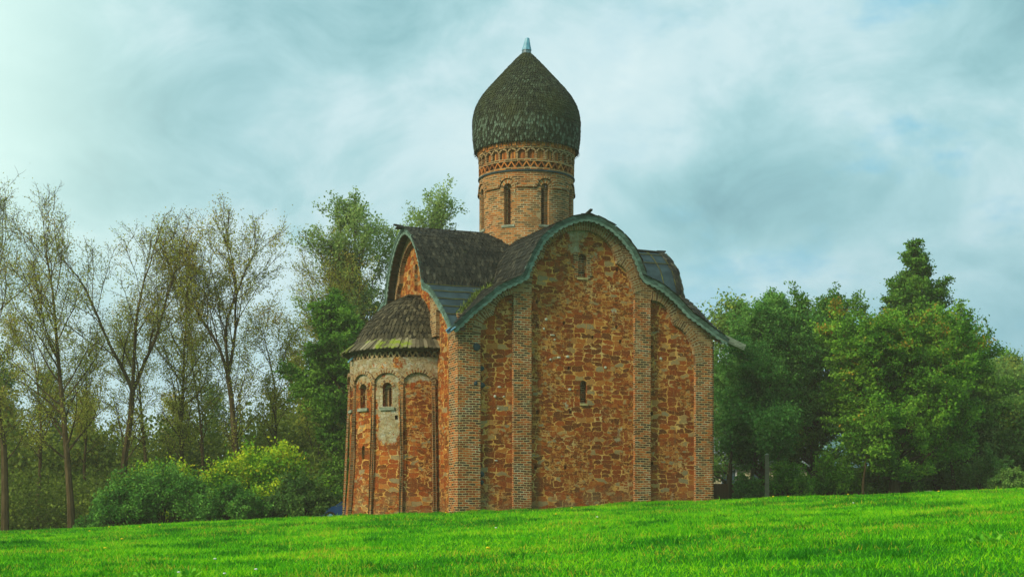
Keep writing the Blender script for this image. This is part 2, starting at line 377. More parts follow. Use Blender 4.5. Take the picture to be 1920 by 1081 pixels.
def band(mb, fn, pts, o0, o1, d0, d1, step=.12, edge=None, side=1):
    """strip following a path, from offset o0 to o1 along its left normal, front at depth d1"""
    P, t = resample(pts, step)
    T = np.gradient(P, axis=0); T /= np.linalg.norm(T, axis=1)[:, None] + 1e-9
    for _ in range(2): T[1:-1] = (T[:-2] + T[1:-1] + T[2:]) / 3
    T /= np.linalg.norm(T, axis=1)[:, None]
    N = np.c_[-T[:, 1], T[:, 0]] * side
    A = P + N * o0; B = P + N * o1
    if edge is not None: B = B + N * np.array([edge(s) for s in t])[:, None]
    w = abs(o1 - o0)
    for i in range(len(P) - 1):
        a, b, c, e = A[i], A[i + 1], B[i + 1], B[i]
        v0, v1 = t[i], t[i + 1]
        mb.face([fn(*a, d1), fn(*b, d1), fn(*c, d1), fn(*e, d1)], [(0, v0), (0, v1), (w, v1), (w, v0)])
        mb.face([fn(*a, d0), fn(*b, d0), fn(*b, d1), fn(*a, d1)], [(0, v0), (0, v1), (.1, v1), (.1, v0)])
        mb.face([fn(*e, d1), fn(*c, d1), fn(*c, d0), fn(*e, d0)], [(0, v0), (0, v1), (.1, v1), (.1, v0)])
        mb.face([fn(*a, d0), fn(*e, d0), fn(*c, d0), fn(*b, d0)], [(0, v0), (w, v0), (w, v1), (0, v1)])
    for i in (0, len(P) - 1):
        mb.face([fn(*A[i], d0), fn(*A[i], d1), fn(*B[i], d1), fn(*B[i], d0)], None)
def mbox(mb, fn, a0, a1, z0, z1, d0, d1, n=1, var=.5):
    for i in range(n):
        p, q = a0 + (a1 - a0) * i / n, a0 + (a1 - a0) * (i + 1) / n
        nz = max(1, int((z1 - z0) / .8)) if z1 - z0 > 3 else 1
        for k in range(nz):
            zl, zh = z0 + (z1 - z0) * k / nz, z0 + (z1 - z0) * (k + 1) / nz
            mb.face([fn(p, zl, d1), fn(q, zl, d1), fn(q, zh, d1), fn(p, zh, d1)], [(p, zl), (q, zl), (q, zh), (p, zh)], var)
        mb.face([fn(p, z1, d1), fn(q, z1, d1), fn(q, z1, d0), fn(p, z1, d0)], [(p, 0), (q, 0), (q, .1), (p, .1)], var)
        mb.face([fn(p, z0, d0), fn(q, z0, d0), fn(q, z0, d1), fn(p, z0, d1)], [(p, 0), (q, 0), (q, .1), (p, .1)], var)
    for a in (a0, a1):
        mb.face([fn(a, z0, d0), fn(a, z0, d1), fn(a, z1, d1), fn(a, z1, d0)], [(0, z0), (d1 - d0, z0), (d1 - d0, z1), (0, z1)], var)

def gz(x, y):
    """height of the lawn"""
    y = np.asarray(y, float); x = np.asarray(x, float)
    up = .0279 * y
    t = np.clip((y - 60) / 12, 0, None)
    fl = np.where(y < 60, up, np.where(y < 72, .0279 * 60 + 12 * (.0279 * t - .0279 * t * t / 2 * 1.55), 0))
    e = .0279 * 60 + 12 * (.0279 - .0279 / 2 * 1.55)
    s = .0279 * (1 - 1.55)
    fl = np.where(y >= 72, e + s * (np.minimum(y, 135) - 72), fl)
    xs = np.clip(x, -60, 60)
    return fl + .042 * xs + .035 * np.sin(x * .31 + y * .17) + .02 * np.sin(x * .9 - y * .43)

# ---------------------------------------------------------------- ground
def make_ground():
    xs = np.r_[-1500, -600, -200, -100, np.arange(-60, 61, 1.0), 100, 200, 600, 1500]
    ys = np.r_[-60, -20, np.arange(0, 100, 1.0), 110, 120, 135, 160, 220, 400, 1000, 2500]
    X, Y = np.meshgrid(xs, ys); Z = gz(X, Y)
    V = np.c_[X.ravel(), Y.ravel(), Z.ravel()]; nx = len(xs)
    F = [(j * nx + i, j * nx + i + 1, (j + 1) * nx + i + 1, (j + 1) * nx + i) for j in range(len(ys) - 1) for i in range(nx - 1)]
    me = bpy.data.meshes.new('ground'); me.from_pydata(V.tolist(), [], F); me.shade_smooth()
    m, g, b = mat('lawn_soil', 1, .05)
    co = g.n('ShaderNodeTexCoord').outputs['Object']
    n = g.noise(g.scale(co, (1, .6, 1)), .8, 6, .7); n2 = g.noise(co, 14, 4, .7)
    c = g.ramp(n, [(.3, (.018, .15, .004)), (.5, (.030, .22, .005)), (.7, (.075, .26, .008))])
    c = g.mix(g.math('MULTIPLY', n2, .5), c, (.012, .09, .004))
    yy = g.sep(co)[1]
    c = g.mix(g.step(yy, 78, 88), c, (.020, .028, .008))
    g.put(b.inputs['Base Color'], c); bump(g, b, n2, 1, .08)
    me.materials.append(m)
    o = bpy.data.objects.new('ground', me); col.objects.link(o); tag(o, kind='structure')
make_ground()

# ---------------------------------------------------------------- church
TH = R(22)
CH = empty('church', (-2.16, 63.0, 0), TH)
tag(CH, 'old red stone and brick church with wooden onion dome standing on the lawn', 'church')
W, L = 11.9, 11.7
UC, VC = 5.63, 5.85
OV = .6
PF_L = [(-.6, 9.32), (-.31, 9.59), (.22, 10.11), (.8, 10.58), (1.53, 11.18), (2.09, 11.45), (2.59, 11.68), (2.76, 12.11), (3.03, 12.68), (3.44, 13.35), (4.11, 13.92), (4.8, 14.25), (5.25, 14.39), (5.63, 14.44)]
PF_R = [(12.5, 9.40), (11.9, 9.73), (11.33, 10.08), (10.59, 10.52), (10.0, 11.07), (9.34, 11.55), (8.9, 11.76), (8.4, 11.94), (8.1, 12.64), (7.82, 13.13), (7.33, 13.67), (6.77, 14.08), (6.18, 14.34), (5.63, 14.44)]
PE = [(-.6, 9.32), (-.2, 9.72), (.4, 10.2), (1.18, 10.75), (1.74, 11.13), (2.3, 11.43), (3.05, 11.67), (3.2, 12.22), (3.53, 12.85), (3.93, 13.45), (4.57, 14.05), (5.18, 14.38), (5.5, 14.50), (5.85, 14.55)]
PW = [(-.6, 9.40), (.3, 9.85), (1.35, 10.42), (1.94, 10.86), (2.85, 11.42), (3.62, 11.82), (3.75, 12.29), (4.15, 13.11), (4.85, 13.77), (5.35, 14.12), (5.85, 14.28)]
front_pts = PF_L + PF_R[-2::-1]
def mirror_v(P): return [(2 * VC - a, z) for a, z in P]
east_pts = PE + mirror_v(PE)[-2::-1]
west_pts = PW + mirror_v(PW)[-2::-1]

f_front = lambda a, z, d: (a, -d, z)
f_back = lambda a, z, d: (a, L + d, z)
f_east = lambda a, z, d: (-d, a, z)
f_west = lambda a, z, d: (W + d, a, z)
def flip_faces(o):
    o.data.flip_normals(); return o

# --- facades: recessed rubble panels with window niches, pilasters and trefoil arches in front
REC = 0.0; PD = .17
fr_i = interp(front_pts)
def niche(c, w, z0, z1): return (c - w / 2, c + w / 2, const(z0), arch_top(c, w / 2, z1 - w / 2), -.28)
win_hi = niche(5.60, .40, 11.84, 12.86)
win_lo = niche(5.66, .33, 6.42, 7.40)
putlog = [(3.48, 10.67), (3.50, 9.69), (4.75, 9.84), (6.09, 9.28), (7.24, 9.77), (7.42, 9.15), (4.97, 7.9), (3.51, 5.99), (5.05, 6.03), (7.26, 12.28), (4.8, 3.64), (3.41, 3.62), (8.96, 8.98), (8.96, 6.05), (2.2, 3.61), (8.98, 3.87)]
mb = MB()
hs = [win_hi, win_lo] + [(a - .06, a + .06, const(z - .075), const(z + .075), -.25) for a, z in putlog if a not in (2.2,)]
wall_scan(mb, f_front, 0, W, const(.5), lambda a: fr_i(a) - .16, REC, hs, .3, breaks=[p[0] for p in front_pts], zstep=2)
mb.build('facade_wall', M['rubble'], CH)
for h in hs[2:]:
    mb = MB(); hole_face(mb, f_front, h, -.24); mb.build('putlog_hole', M['dark'], CH)
# window slit inside each niche: brick back with a narrow opening closed by a sheet painted dark
def niche_window(fn, h, parent, off=-.08, sw=.11, mats=('brick', 'dark'), bars=0, sill=None, name='window'):
    c = (h[0] + h[1]) / 2 + off; z0, z1 = h[2](c), h[3](c)
    s = (c - sw / 2, c + sw / 2, const(z0 + .02), arch_top(c, sw / 2, z1 - .2 - sw / 2), h[4] - .4)
    m1 = MB(); wall_scan(m1, fn, h[0] + .001, h[1] - .001, h[2], h[3], h[4], [s], .1)
    wo = m1.build(name, M[mats[0]], parent)
    m2 = MB(); hole_face(m2, fn, s, h[4] - .35)
    for k in range(bars):
        z = z0 + .2 + (z1 - z0 - .5) * k / max(1, bars - 1)
        mbox(m2, fn, c - sw / 2, c + sw / 2, z - .01, z + .01, h[4] - .05, h[4] - .02)
    m2.build('window_opening', M[mats[1]], wo)
    if sill:
        m3 = MB(); mbox(m3, fn, h[0] - sill, h[1] + sill, z0 - .1, z0, h[4], .05, 3); m3.build('sill', M['plaster'], wo)
    return wo
niche_window(f_front, win_hi, CH, -.10, .11, sill=.05)
niche_window(f_front, win_lo, CH, -.06, .09, sill=.02)
# brick dressing round both facade windows
def ragged_surround(fn, h, parent, m, seed, reach=.28):
    rnd = random.Random(seed); zt = h[3]((h[0] + h[1]) / 2)
    for sgn, e in ((-1, h[0]), (1, h[1])):
        z = h[2](h[0]) - .05; mb = MB()
        while z < zt - .08:
            r = rnd.uniform(.45, 1.0) * reach; a, b2 = (e - r, e) if sgn < 0 else (e, e + r)
            mbox(mb, fn, a, b2, z - .002, z + .088, 0, .018, 1, rnd.random())
            z += .09
        mb.build('window_dressing', m, parent)
ragged_surround(f_front, win_hi, CH, M['brick'], 3)
# pilasters
bays = [(0.84, 2.33), (3.16, 8.05), (8.82, 11.06)]
pil = [(0, .84, 10.0), (2.33, 3.16, 11.0), (8.05, 8.82, 11.1), (11.06, 11.9, 9.1)]
bay_arch = [
    [(.84, 9.15), (.86, 9.37), (.91, 9.57), (1.00, 9.74), (1.11, 9.85), (1.30, 9.93), (1.42, 9.98), (1.45, 10.2), (1.56, 10.45), (1.72, 10.66), (1.95, 10.82), (2.33, 10.93)],
    [(3.16, 11.4), (3.2, 11.75), (3.26, 12.0), (3.36, 12.26), (3.5, 12.44), (3.70, 12.52), (3.75, 12.78), (3.87, 13.08), (4.1, 13.34), (4.44, 13.56), (4.84, 13.74), (5.3, 13.84), (5.75, 13.85), (6.14, 13.77), (6.47, 13.6), (6.74, 13.4), (6.97, 13.12), (7.12, 12.76), (7.18, 12.53), (7.43, 12.40), (7.67, 12.19), (7.79, 11.94), (7.9, 11.7), (8.05, 11.3)],
    [(8.82, 11.02), (9.18, 10.98), (9.41, 10.85), (9.66, 10.64), (9.80, 10.38), (9.93, 10.08), (10.0, 9.99), (10.21, 9.88), (10.46, 9.72), (10.63, 9.53), (10.8, 9.29), (10.95, 8.95), (11.06, 8.3)]]
arch_i = [interp(p) for p in bay_arch]
def front_low(a):
    for (x0, x1), f in zip(bays, arch_i):
        if x0 <= a <= x1: return f(a)
    for x0, x1, z in pil:
        if x0 <= a <= x1: return z
    return 9
mats_p = M['brick']
for k, (x0, x1, z) in enumerate(pil):
    mb = MB(); mbox(mb, f_front, x0 if k else -PD, x1 if k < 3 else x1 + .0, .5, z, REC, PD, 2); mb.build('pilaster', mats_p, CH)
mb = MB()
segs = [(0, .84), (.84, 2.33), (2.33, 3.16), (3.16, 8.05), (8.05, 8.82), (8.82, 11.06), (11.06, 11.9)]
for k, (x0, x1) in enumerate(segs):
    zb = const(pil[k // 2][2]) if k % 2 == 0 else arch_i[k // 2]
    x00 = -PD if k == 0 else x0
    wall_scan(mb, f_front, x00, x1, zb, lambda a: fr_i(a) - .16, PD, (), .12, breaks=[p[0] for p in front_pts] + [p[0] for q in bay_arch for p in q])
for p in bay_arch: under(mb, f_front, p, REC, PD)
mb.build('spandrel', M['brick_pale'], CH)
for p in bay_arch:
    mb = MB(); band(mb, f_front, p, 0.0, .19, PD - .05, PD + .03, .1); band(mb, f_front, p, .19, .38, PD - .05, PD + .012, .1); mb.build('archivolt', M['arch'], CH)
# a few odd boulders and pale stones in the masonry
def blob(mb, c, r, seed, flat=.4, ax=1):
    rnd = random.Random(seed); n, mrg = 8, 5; rings = []
    for i in range(1, mrg):
        t = PI * i / mrg; ring = []
        for k in range(n):
            a = 2 * PI * k / n; q = rnd.uniform(.85, 1.12)
            v = [r[0] * math.sin(t) * math.cos(a) * q, r[1] * math.cos(t) * q, r[2] * math.sin(t) * math.sin(a) * q]
            ring.append((c[0] + v[0], c[1] + v[1], c[2] + v[2]))
        rings.append(ring)
    p0 = (c[0], c[1] + r[1], c[2]); p1 = (c[0], c[1] - r[1], c[2])
    for k in range(n):
        mb.face([p0, rings[0][k], rings[0][(k + 1) % n]]); mb.face([p1, rings[-1][(k + 1) % n], rings[-1][k]])
    for i in range(len(rings) - 1):
        for k in range(n): mb.face([rings[i][k], rings[i + 1][k], rings[i + 1][(k + 1) % n], rings[i][(k + 1) % n]])
mb = MB()
for i, (a, z, rx, rz_, y) in enumerate([(.66, 8.62, .17, .17, -PD), (.62, 7.10, .1, .1, -PD), (.93, 7.05, .18, .14, 0), (.93, 3.32, .16, .12, 0), (.95, 2.98, .1, .1, 0), (.95, 7.75, .14, .12, 0)]):
    mb = MB(); blob(mb, (a, y, z), (rx, .05, rz_), i); mb.build('dark_boulder', M['stone_dark'], CH, True)
mb = MB()
rnd = random.Random(8)
for i, (a, z) in enumerate([(3.9, 9.95), (3.8, 9.55), (4.3, 9.1), (4.2, 9.3), (4.5, 8.35), (1.75, 7.0), (1.55, 6.6), (1.95, 6.6), (1.7, 6.1), (4.9, 8.4), (1.6, 3.9), (9.4, 8.5), (4.1, 8.25), (5.0, 7.0), (6.7, 8.0)]):
    mb = MB(); blob(mb, (a, 0, z), (rnd.uniform(.05, .13), .03, rnd.uniform(.03, .07)), i + 30); mb.build('pale_stone', M['stone_pale'], CH, True)

# east facade
ea_i = interp(east_pts)
e_win = (VC - .22, VC + .22, const(11.75), arch_top(VC, .22, 12.75), -.28)
mb = MB()
wall_scan(mb, f_east, 0, L, const(.5), lambda a: ea_i(a) - .16, 0, [e_win], .3, breaks=[p[0] for p in east_pts], zstep=2)
flip_faces(mb.build('facade_wall', M['rubble'], CH))
niche_window(f_east, e_win, CH, 0, .16)
e_bays = [(.95, 2.6), (3.4, 8.3), (9.1, 10.3)]
e_arch = [[(.95, 9.0), (1.15, 9.6), (1.5, 10.05), (2.0, 10.35), (2.6, 10.5)],
          [(3.4, 11.1), (3.46, 11.6), (3.6, 12.0), (3.8, 12.25), (3.98, 12.35), (4.02, 12.7), (4.25, 13.15), (4.7, 13.55), (5.3, 13.85), (5.85, 13.93)]]
e_arch[1] += [(2 * VC - a, z) for a, z in e_arch[1][-2::-1]]
e_arch.append([(2 * VC - a, z) for a, z in e_arch[0][::-1]])
for x0, x1, z0, z1 in [(0.003, .95, .5, 9.0), (2.6, 3.4, 9.35, 11.0), (8.3, 9.1, 9.35, 11.0), (10.75, 11.7, .5, 9.0)]:
    mb = MB(); mbox(mb, f_east, x0, x1, z0, z1, 0, PD if x0 > 1 else PD - .002, 2); mb.build('pilaster', M['brick'] if x0 < 1 else M['brick_pale'], CH)
mb = MB()
for x0, x1, zb in [(0.003, .95, const(9.0)), (.95, 2.6, interp(e_arch[0])), (2.6, 3.4, const(11)), (3.4, 8.3, interp(e_arch[1])), (8.3, 9.1, const(11)), (9.1, 10.75, interp(e_arch[2])), (10.75, 11.7, const(9.0))]:
    wall_scan(mb, f_east, x0, x1, zb, lambda a: ea_i(a) - .16, PD - .002, (), .12, breaks=[p[0] for p in east_pts] + [p[0] for q in e_arch for p in q])
for p in e_arch: under(mb, f_east, p, 0, PD)
flip_faces(mb.build('spandrel', M['brick_pale'], CH))
for p in e_arch:
    mb = MB(); band(mb, f_east, p, 0, .19, PD - .05, PD + .03, .1); band(mb, f_east, p, .19, .38, PD - .05, PD + .012, .1); mb.build('archivolt', M['arch'], CH)
# north and west walls (seen only from aside)
for fn, pts, ln in ((f_west, west_pts, L), (f_back, front_pts, W)):
    mb = MB(); pi_ = interp(pts); wall_scan(mb, fn, 0, ln, const(.5), lambda a: pi_(a) - .16, 0, (), .3, breaks=[p[0] for p in pts], zstep=2); mb.build('facade_wall', M['rubble'], CH)
    for x0, x1 in ((0, .85), (2.4, 3.2), (ln - 3.6, ln - 2.8), (ln - .85, ln)):
        mb = MB(); mbox(mb, fn, x0, x1, .5, pi_((x0 + x1) / 2) - .6, 0, PD - .004, 2); mb.build('pilaster', M['brick'], CH)

# --- roof
def inv(P):
    zs = [p[1] for p in P]; xs = [p[0] for p in P]
    for i in range(1, len(zs)): zs[i] = max(zs[i], zs[i - 1] + 1e-4)
    return lambda z: float(np.interp(z, zs, xs))
def levels(P, step=.14):
    Q, _ = resample(P, step); return [float(z) for z in Q[:, 1]]
ROOF_T = .10
def barrel(mb, P_own, P_oth, c_oth, own_is_v, edge, mirror=None):
    """slope whose height profile is P_own, running from the gable edge to the valley with the other barrel"""
    io, it = inv(P_own), inv(P_oth); top = P_own[-1][1]; otop = P_oth[-1][1]; bot = max(P_own[0][1], P_oth[0][1])
    zs = sorted(set([z for z in levels(P_own) + levels(P_oth) if bot < z < top] + [bot, top]))
    cols = 6
    for z0, z1 in zip(zs, zs[1:]):
        if z1 - z0 < 1e-3: continue
        r = []
        for z in (z0, z1):
            b = c_oth if z >= otop else it(z); r.append((io(z), b, z))
        for k in range(cols):
            def pt(i, t, dz):
                o_, b, z = r[i]; q = edge + (b - edge) * t
                p = (q, o_, z + dz) if own_is_v else (o_, q, z + dz)
                return mirror(p) if mirror else p
            t0, t1 = k / cols, (k + 1) / cols
            for dz in (0, -ROOF_T):
                mb.face([pt(0, t0, dz), pt(0, t1, dz), pt(1, t1, dz), pt(1, t0, dz)], [(t0 * 5, z0), (t1 * 5, z0), (t1 * 5, z1), (t0 * 5, z1)])
mN = lambda p: (p[0], 2 * VC - p[1], p[2])
top_m = MB()
barrel(top_m, PE, PF_L, UC, True, -OV); barrel(top_m, PF_L, PE, VC, False, -OV)
barrel(top_m, PW, PF_R, UC, True, W + OV); barrel(top_m, PF_R, PW, VC, False, -OV)
barrel(top_m, PE, PF_L, UC, True, -OV, mN); barrel(top_m, PF_L, PE, VC, False, -OV, mN)
barrel(top_m, PW, PF_R, UC, True, W + OV, mN); barrel(top_m, PF_R, PW, VC, False, -OV, mN)
roof = top_m.build('roof', M['felt'], CH)
# soffit boards under the overhangs
def soffit(fn, pts, depth=OV):
    mb = MB(); P, t = resample(pts, .17)
    for i in range(len(P) - 1):
        a, b = P[i], P[i + 1]; d = (b - a); d /= np.linalg.norm(d); n = np.array([d[1], -d[0]]) * .125
        s = .02 * (i % 2)
        A, B = a + n * (1 + s * 3), b + n * (1 + s * 3) - d * .012
        mb.face([fn(*A, -.05), fn(*B, -.05), fn(*B, depth - .01), fn(*A, depth - .01)])
    return mb.build('soffit', M['soffit'], roof)
soffit(f_front, front_pts); soffit(f_east, east_pts); soffit(f_west, west_pts)
# bargeboards: outer board and a scalloped one under it
def barge(fn, pts, tot):
    mb = MB(); band(mb, fn, pts, .035, -.15, tot - .02, tot + .035, .12); mb.build('bargeboard', M['teal_board'], roof)
    mb = MB(); band(mb, fn, pts, -.145, -.235, tot - .045, tot + .012, .035, edge=lambda s: -.06 * abs(math.sin(s * PI / .28))); mb.build('scalloped_board', M['teal_pale'], roof)
barge(f_front, front_pts, OV); barge(f_east, east_pts, OV); barge(f_west, west_pts, OV)

# --- shingles
def shingle(mb, p, right, down, nrm, wd, ln, th, var, point=.6):
    """hand-cut shingle with a rounded lower end; p is the middle of the upper edge"""
    hw = wd / 2
    o = [(-hw, 0), (hw, 0), (hw, .70 * ln), (hw * .60, .89 * ln), (0, ln), (-hw * .60, .89 * ln), (-hw, .70 * ln)]
    T = []; Bt = []
    for x, y in o:
        lift = .012 + th * (y / ln) * 1.6
        q = p + right * x + down * y + nrm * lift; T.append(tuple(q)); Bt.append(tuple(q - nrm * th))
    mb.face(T[::-1] if False else T, None, var)
    for i in range(1, 6):
        mb.face([T[i], Bt[i], Bt[i + 1], T[i + 1]], None, var)
def surf_rows(mb, P, q0f, q1f, own_is_v, exposure, wd, seed, zmin=-1, zmax=99, flip=1):
    """rows of shingles on a barrel slope; P own profile from eave to ridge, q range per height"""
    rnd = random.Random(seed); Q, t = resample(P, .05)
    n = int(t[-1] / exposure)
    for r in range(n, -1, -1):
        s = r * exposure
        i = min(len(t) - 2, int(s / t[1])); a = Q[i] + (Q[i + 1] - Q[i]) * ((s - t[i]) / t[1])
        j = min(len(Q) - 1, i + 2); k = max(0, i - 2); d = Q[j] - Q[k]; d /= np.linalg.norm(d)   # up-slope direction
        z = a[1]
        if not zmin < z < zmax: continue
        q0, q1 = q0f(z), q1f(z)
        if own_is_v:
            down = Vector((0, -d[0], -d[1])); nrm = Vector((0, -d[1], d[0])); right = Vector((1, 0, 0))
        else:
            down = Vector((-d[0], 0, -d[1])); nrm = Vector((-d[1], 0, d[0])); right = Vector((0, 1, 0))
        if nrm.z < 0: nrm = -nrm
        x = min(q0, q1) + (r % 2) * wd / 2
        while x < max(q0, q1):
            wv = wd * rnd.uniform(.74, .92)
            base = Vector((x, a[0], z)) if own_is_v else Vector((a[0], x, z))
            base = base - down * exposure * (1.15 + rnd.uniform(-.12, .12)) * 1.0
            rr = (right + down * rnd.uniform(-.06, .06)).normalized()
            shingle(mb, base + nrm * rnd.uniform(0, .012), rr, (down + nrm * rnd.uniform(-.02, .05)).normalized(), nrm, wv, exposure * 2.1, .022, rnd.random())
            x += wd
iF, iE, iW_, iFR = inv(PF_L), inv(PE), inv(PW), inv(PF_R)
mb = MB()
surf_rows(mb, PE, lambda z: -OV - .04, lambda z: UC if z >= 14.44 else iF(z), True, .215, .185, 1, 11.75)
mb.build('shingles', M['shingle_roof'], roof)
mb = MB()
surf_rows(mb, PF_L, lambda z: -OV - .04, lambda z: VC if z >= 14.55 else iE(z), False, .215, .185, 2, 9.6)
mb.build('shingles', M['shingle_roof'], roof)
mb = MB()
surf_rows(mb, PW, lambda z: 12.2 if z > 11.85 else 11.5, lambda z: W + OV + .04, True, .215, .185, 3, 9.8)
surf_rows(mb, PF_R[::1], lambda z: -OV - .04, lambda z: VC if z >= 14.28 else iW_(z), False, .24, .2, 4, 9.6)
mb.build('shingles', M['shingle_roof'], roof)
# battens on the felt
mb = MB()
for z in (11.55, 11.15, 10.75, 10.35, 9.95):
    v = iE(z); u1 = iF(z) - .15
    n = 5; pts = [(-OV + (u1 + OV) * i / n, v - .01, z + .035 + .01 * math.sin(i * 2.1)) for i in range(n + 1)]
    mb = MB(); mb.tube(pts, [.028] * (n + 1), 4); mb.build('batten', M['batten'], roof)
for u in (11.55, 12.17):
    Q, t = resample([p for p in PW if p[1] > 11.8], .2)
    mb = MB(); mb.tube([(u, a - .02, z + .02) for a, z in Q], [.02] * len(Q), 4); mb.build('batten', M['batten'], roof)
for z in (14.0, 13.5):
    mb = MB(); mb.tube([(7.2, iW_(z) - .02, z + .03), (W + .3, iW_(z) - .02, z + .03)], [.025, .025], 4); mb.build('batten', M['batten'], roof)
# ridge boards with upturned tips
def ridge(p0, p1, tip, name='ridge_board'):
    mb = MB(); p0, p1 = Vector(p0), Vector(p1); d = (p1 - p0).normalized(); s = d.cross(Vector((0, 0, 1))).normalized()
    for sg in (-1, 1):
        a = [p0 + Vector((0, 0, .05)), p1 + Vector((0, 0, .05)), p1 + s * sg * .24 - Vector((0, 0, .035)), p0 + s * sg * .24 - Vector((0, 0, .035))]
        b = [q + Vector((0, 0, .035)) for q in a]; mb.hexa([tuple(q) for q in a + b])
    # upturned tip
    q = p1; a = [q - d * .3 - s * .07, q - d * .3 + s * .07, q + s * .06 + d * .16 + Vector((0, 0, tip)), q - s * .06 + d * .16 + Vector((0, 0, tip))]
    a = [x + Vector((0, 0, .03)) for x in a]; b = [x + Vector((0, 0, .07)) for x in a]; mb.hexa([tuple(x) for x in a + b])
    mb.build(name, M['shingle_roof'], roof)
ridge((UC, VC, 14.47), (UC, -OV - .1, 14.44), .10)
ridge((UC, VC, 14.55), (-OV - .3, VC, 14.56), .05)
ridge((UC, VC, 14.40), (W + OV + .05, VC, 14.28), .02)
# corner gutters
mb = MB()
a = Vector((-.35, -.35, 9.45)); b = Vector((-.82, -.86, 9.16))
d = (b - a).normalized(); s = d.cross(Vector((0, 0, 1))).normalized(); up = Vector((0, 0, 1))
n = 7
for i in range(n - 1):
    t0, t1 = PI * i / (n - 1), PI * (i + 1) / (n - 1)
    r0 = s * math.cos(t0) * .11 - up * math.sin(t0) * .13; r1 = s * math.cos(t1) * .11 - up * math.sin(t1) * .13
    mb.hexa([tuple(q) for q in (a + r0, b + r0, b + r1, a + r1, a + r0 * .86, b + r0 * .86, b + r1 * .86, a + r1 * .86)])
mb.build('gutter', M['metal_dark'], roof)
mb = MB()
for sg in (-1, 1):
    mb.tube([tuple(a + s * sg * .11 + up * .01), tuple(b + s * sg * .11 + up * .01)], [.035, .03], 5)
mb.build('gutter', M['blue_metal'], roof)
mb = MB()
a = Vector((11.75, -.60, 9.72)); b = Vector((13.3, -.66, 9.10)); d = (b - a).normalized(); s = Vector((0, 1, 0)); up = s.cross(d) * -1
if up.z < 0: up = -up
for off in (0, .26):
    A = [a + s * off, b + s * off]
    c = [A[0] - up * .14, A[1] - up * .1, A[1] - up * .1 + s * .05, A[0] - up * .14 + s * .05, A[0] + up * .1, A[1] + up * .1, A[1] + up * .1 + s * .05, A[0] + up * .1 + s * .05]
    mb.hexa([tuple(q) for q in c])
c = [a - up * .16, b - up * .13, b - up * .13 + s * .31, a - up * .16 + s * .31]; mb.hexa([tuple(q - up * .03) for q in c] + [tuple(q) for q in c])
mb.build('gutter', M['wood_grey'], roof)

# --- drum
DU, DV = 5.42, VC
DC = empty('drum', (DU, DV, 0), 0, CH)
RD = 2.2
def cyl(Rr):
    # a is arc length at radius Rr; angle 0 faces the south front (-v), growing towards +u
    return lambda a, z, d: ((Rr + d) * math.sin(a / Rr), -(Rr + d) * math.cos(a / Rr), z)
fd = cyl(RD); CIRC = 2 * PI * RD
dwin = []
for k in range(8):
    c = (R(k * 45) if k < 4 else R(k * 45 - 360)) * RD
    if k == 4: c = -PI * RD + .5
    if k == 4: continue
    dwin.append((c - .19, c + .19, const(14.75), arch_top(c, .19, 16.43), -.22))
mb = MB()
wall_scan(mb, fd, -PI * RD, PI * RD, const(12.6), const(17.16), 0, dwin, .25, zstep=1)
mb.build('drum_wall', M['brick_drum'], DC)
for h in dwin: niche_window(fd, h, DC, -.03, .15, ('brick_drum', 'dark'), 5)
for h in dwin:
    mb = MB(); c = (h[0] + h[1]) / 2
    arc = [(c + .2 * math.cos(t), 16.43 + .2 * math.sin(t)) for t in np.linspace(PI, 0, 14)]
    band(mb, fd, [(c - .2, 16.2)] + arc + [(c + .2, 16.2)], 0, .17, -.02, .03, .08)
    arc = [(c + .39 * math.cos(t), 16.43 + .42 * math.sin(t)) for t in np.linspace(PI * .97, PI * .03, 16)]
    band(mb, fd, arc, 0, .09, -.02, .085, .1)
    mb.build('window_hood', M['arch_drum'], DC)
# string course between the hoods
cs = sorted([(h[0] + h[1]) / 2 for h in dwin])
for c0, c1 in zip(cs, cs[1:]):
    if c1 - c0 < 2.2: mb = MB(); mbox(mb, fd, c0 + .40, c1 - .40, 16.43, 16.52, -.02, .085, 6); mb.build('string_course', M['arch_drum'], DC)
for h in dwin:
    mb = MB(); mbox(mb, fd, h[0] - .12, h[1] + .12, 14.64, 14.75, -.1, .05, 2); mb.build('window_sill', M['wood_grey'], DC)
# dark lead band, zigzag frieze, courses, arcade frieze, cornice
mb = MB(); mbox(mb, fd, -PI * RD, PI * RD, 17.16, 17.22, -.05, .06, 64); mb.build('lead_band', M['felt'], DC)
mb = MB()
mbox(mb, fd, -PI * RD, PI * RD, 17.24, 17.33, -.05, .03, 64)
mbox(mb, fd, -PI * RD, PI * RD, 17.33, 17.60, -.20, -.13, 64)     # recessed ground of the zigzag
mbox(mb, fd, -PI * RD, PI * RD, 17.60, 17.72, -.15, .035, 64)
mbox(mb, fd, -PI * RD, PI * RD, 17.72, 18.20, -.20, -.09, 64)     # recessed ground of the arcade
mbox(mb, fd, -PI * RD, PI * RD, 18.20, 18.56, -.20, .06, 64)
mb.build('drum_wall', M['brick_drum'], DC)
mb = MB(); NZ = 40
for k in range(NZ):
    a = CIRC * k / NZ; w_ = CIRC / NZ / 2; var = random.Random(k).random()
    for s0, s1 in ((a, a + w_), (a + 2 * w_, a + w_)):
        hb = .032
        c = []
        for d in (-.16, .03):
            c += [fd(s0 - hb, 17.335, d), fd(s0 + hb, 17.335, d), fd(s1 + hb, 17.60, d), fd(s1 - hb, 17.60, d)]
        mb.hexa([c[i] for i in (0, 1, 2, 3, 4, 5, 6, 7)], var)
mb.build('zigzag_brickwork', M['soldier'], DC)
mb = MB(); NA = 32
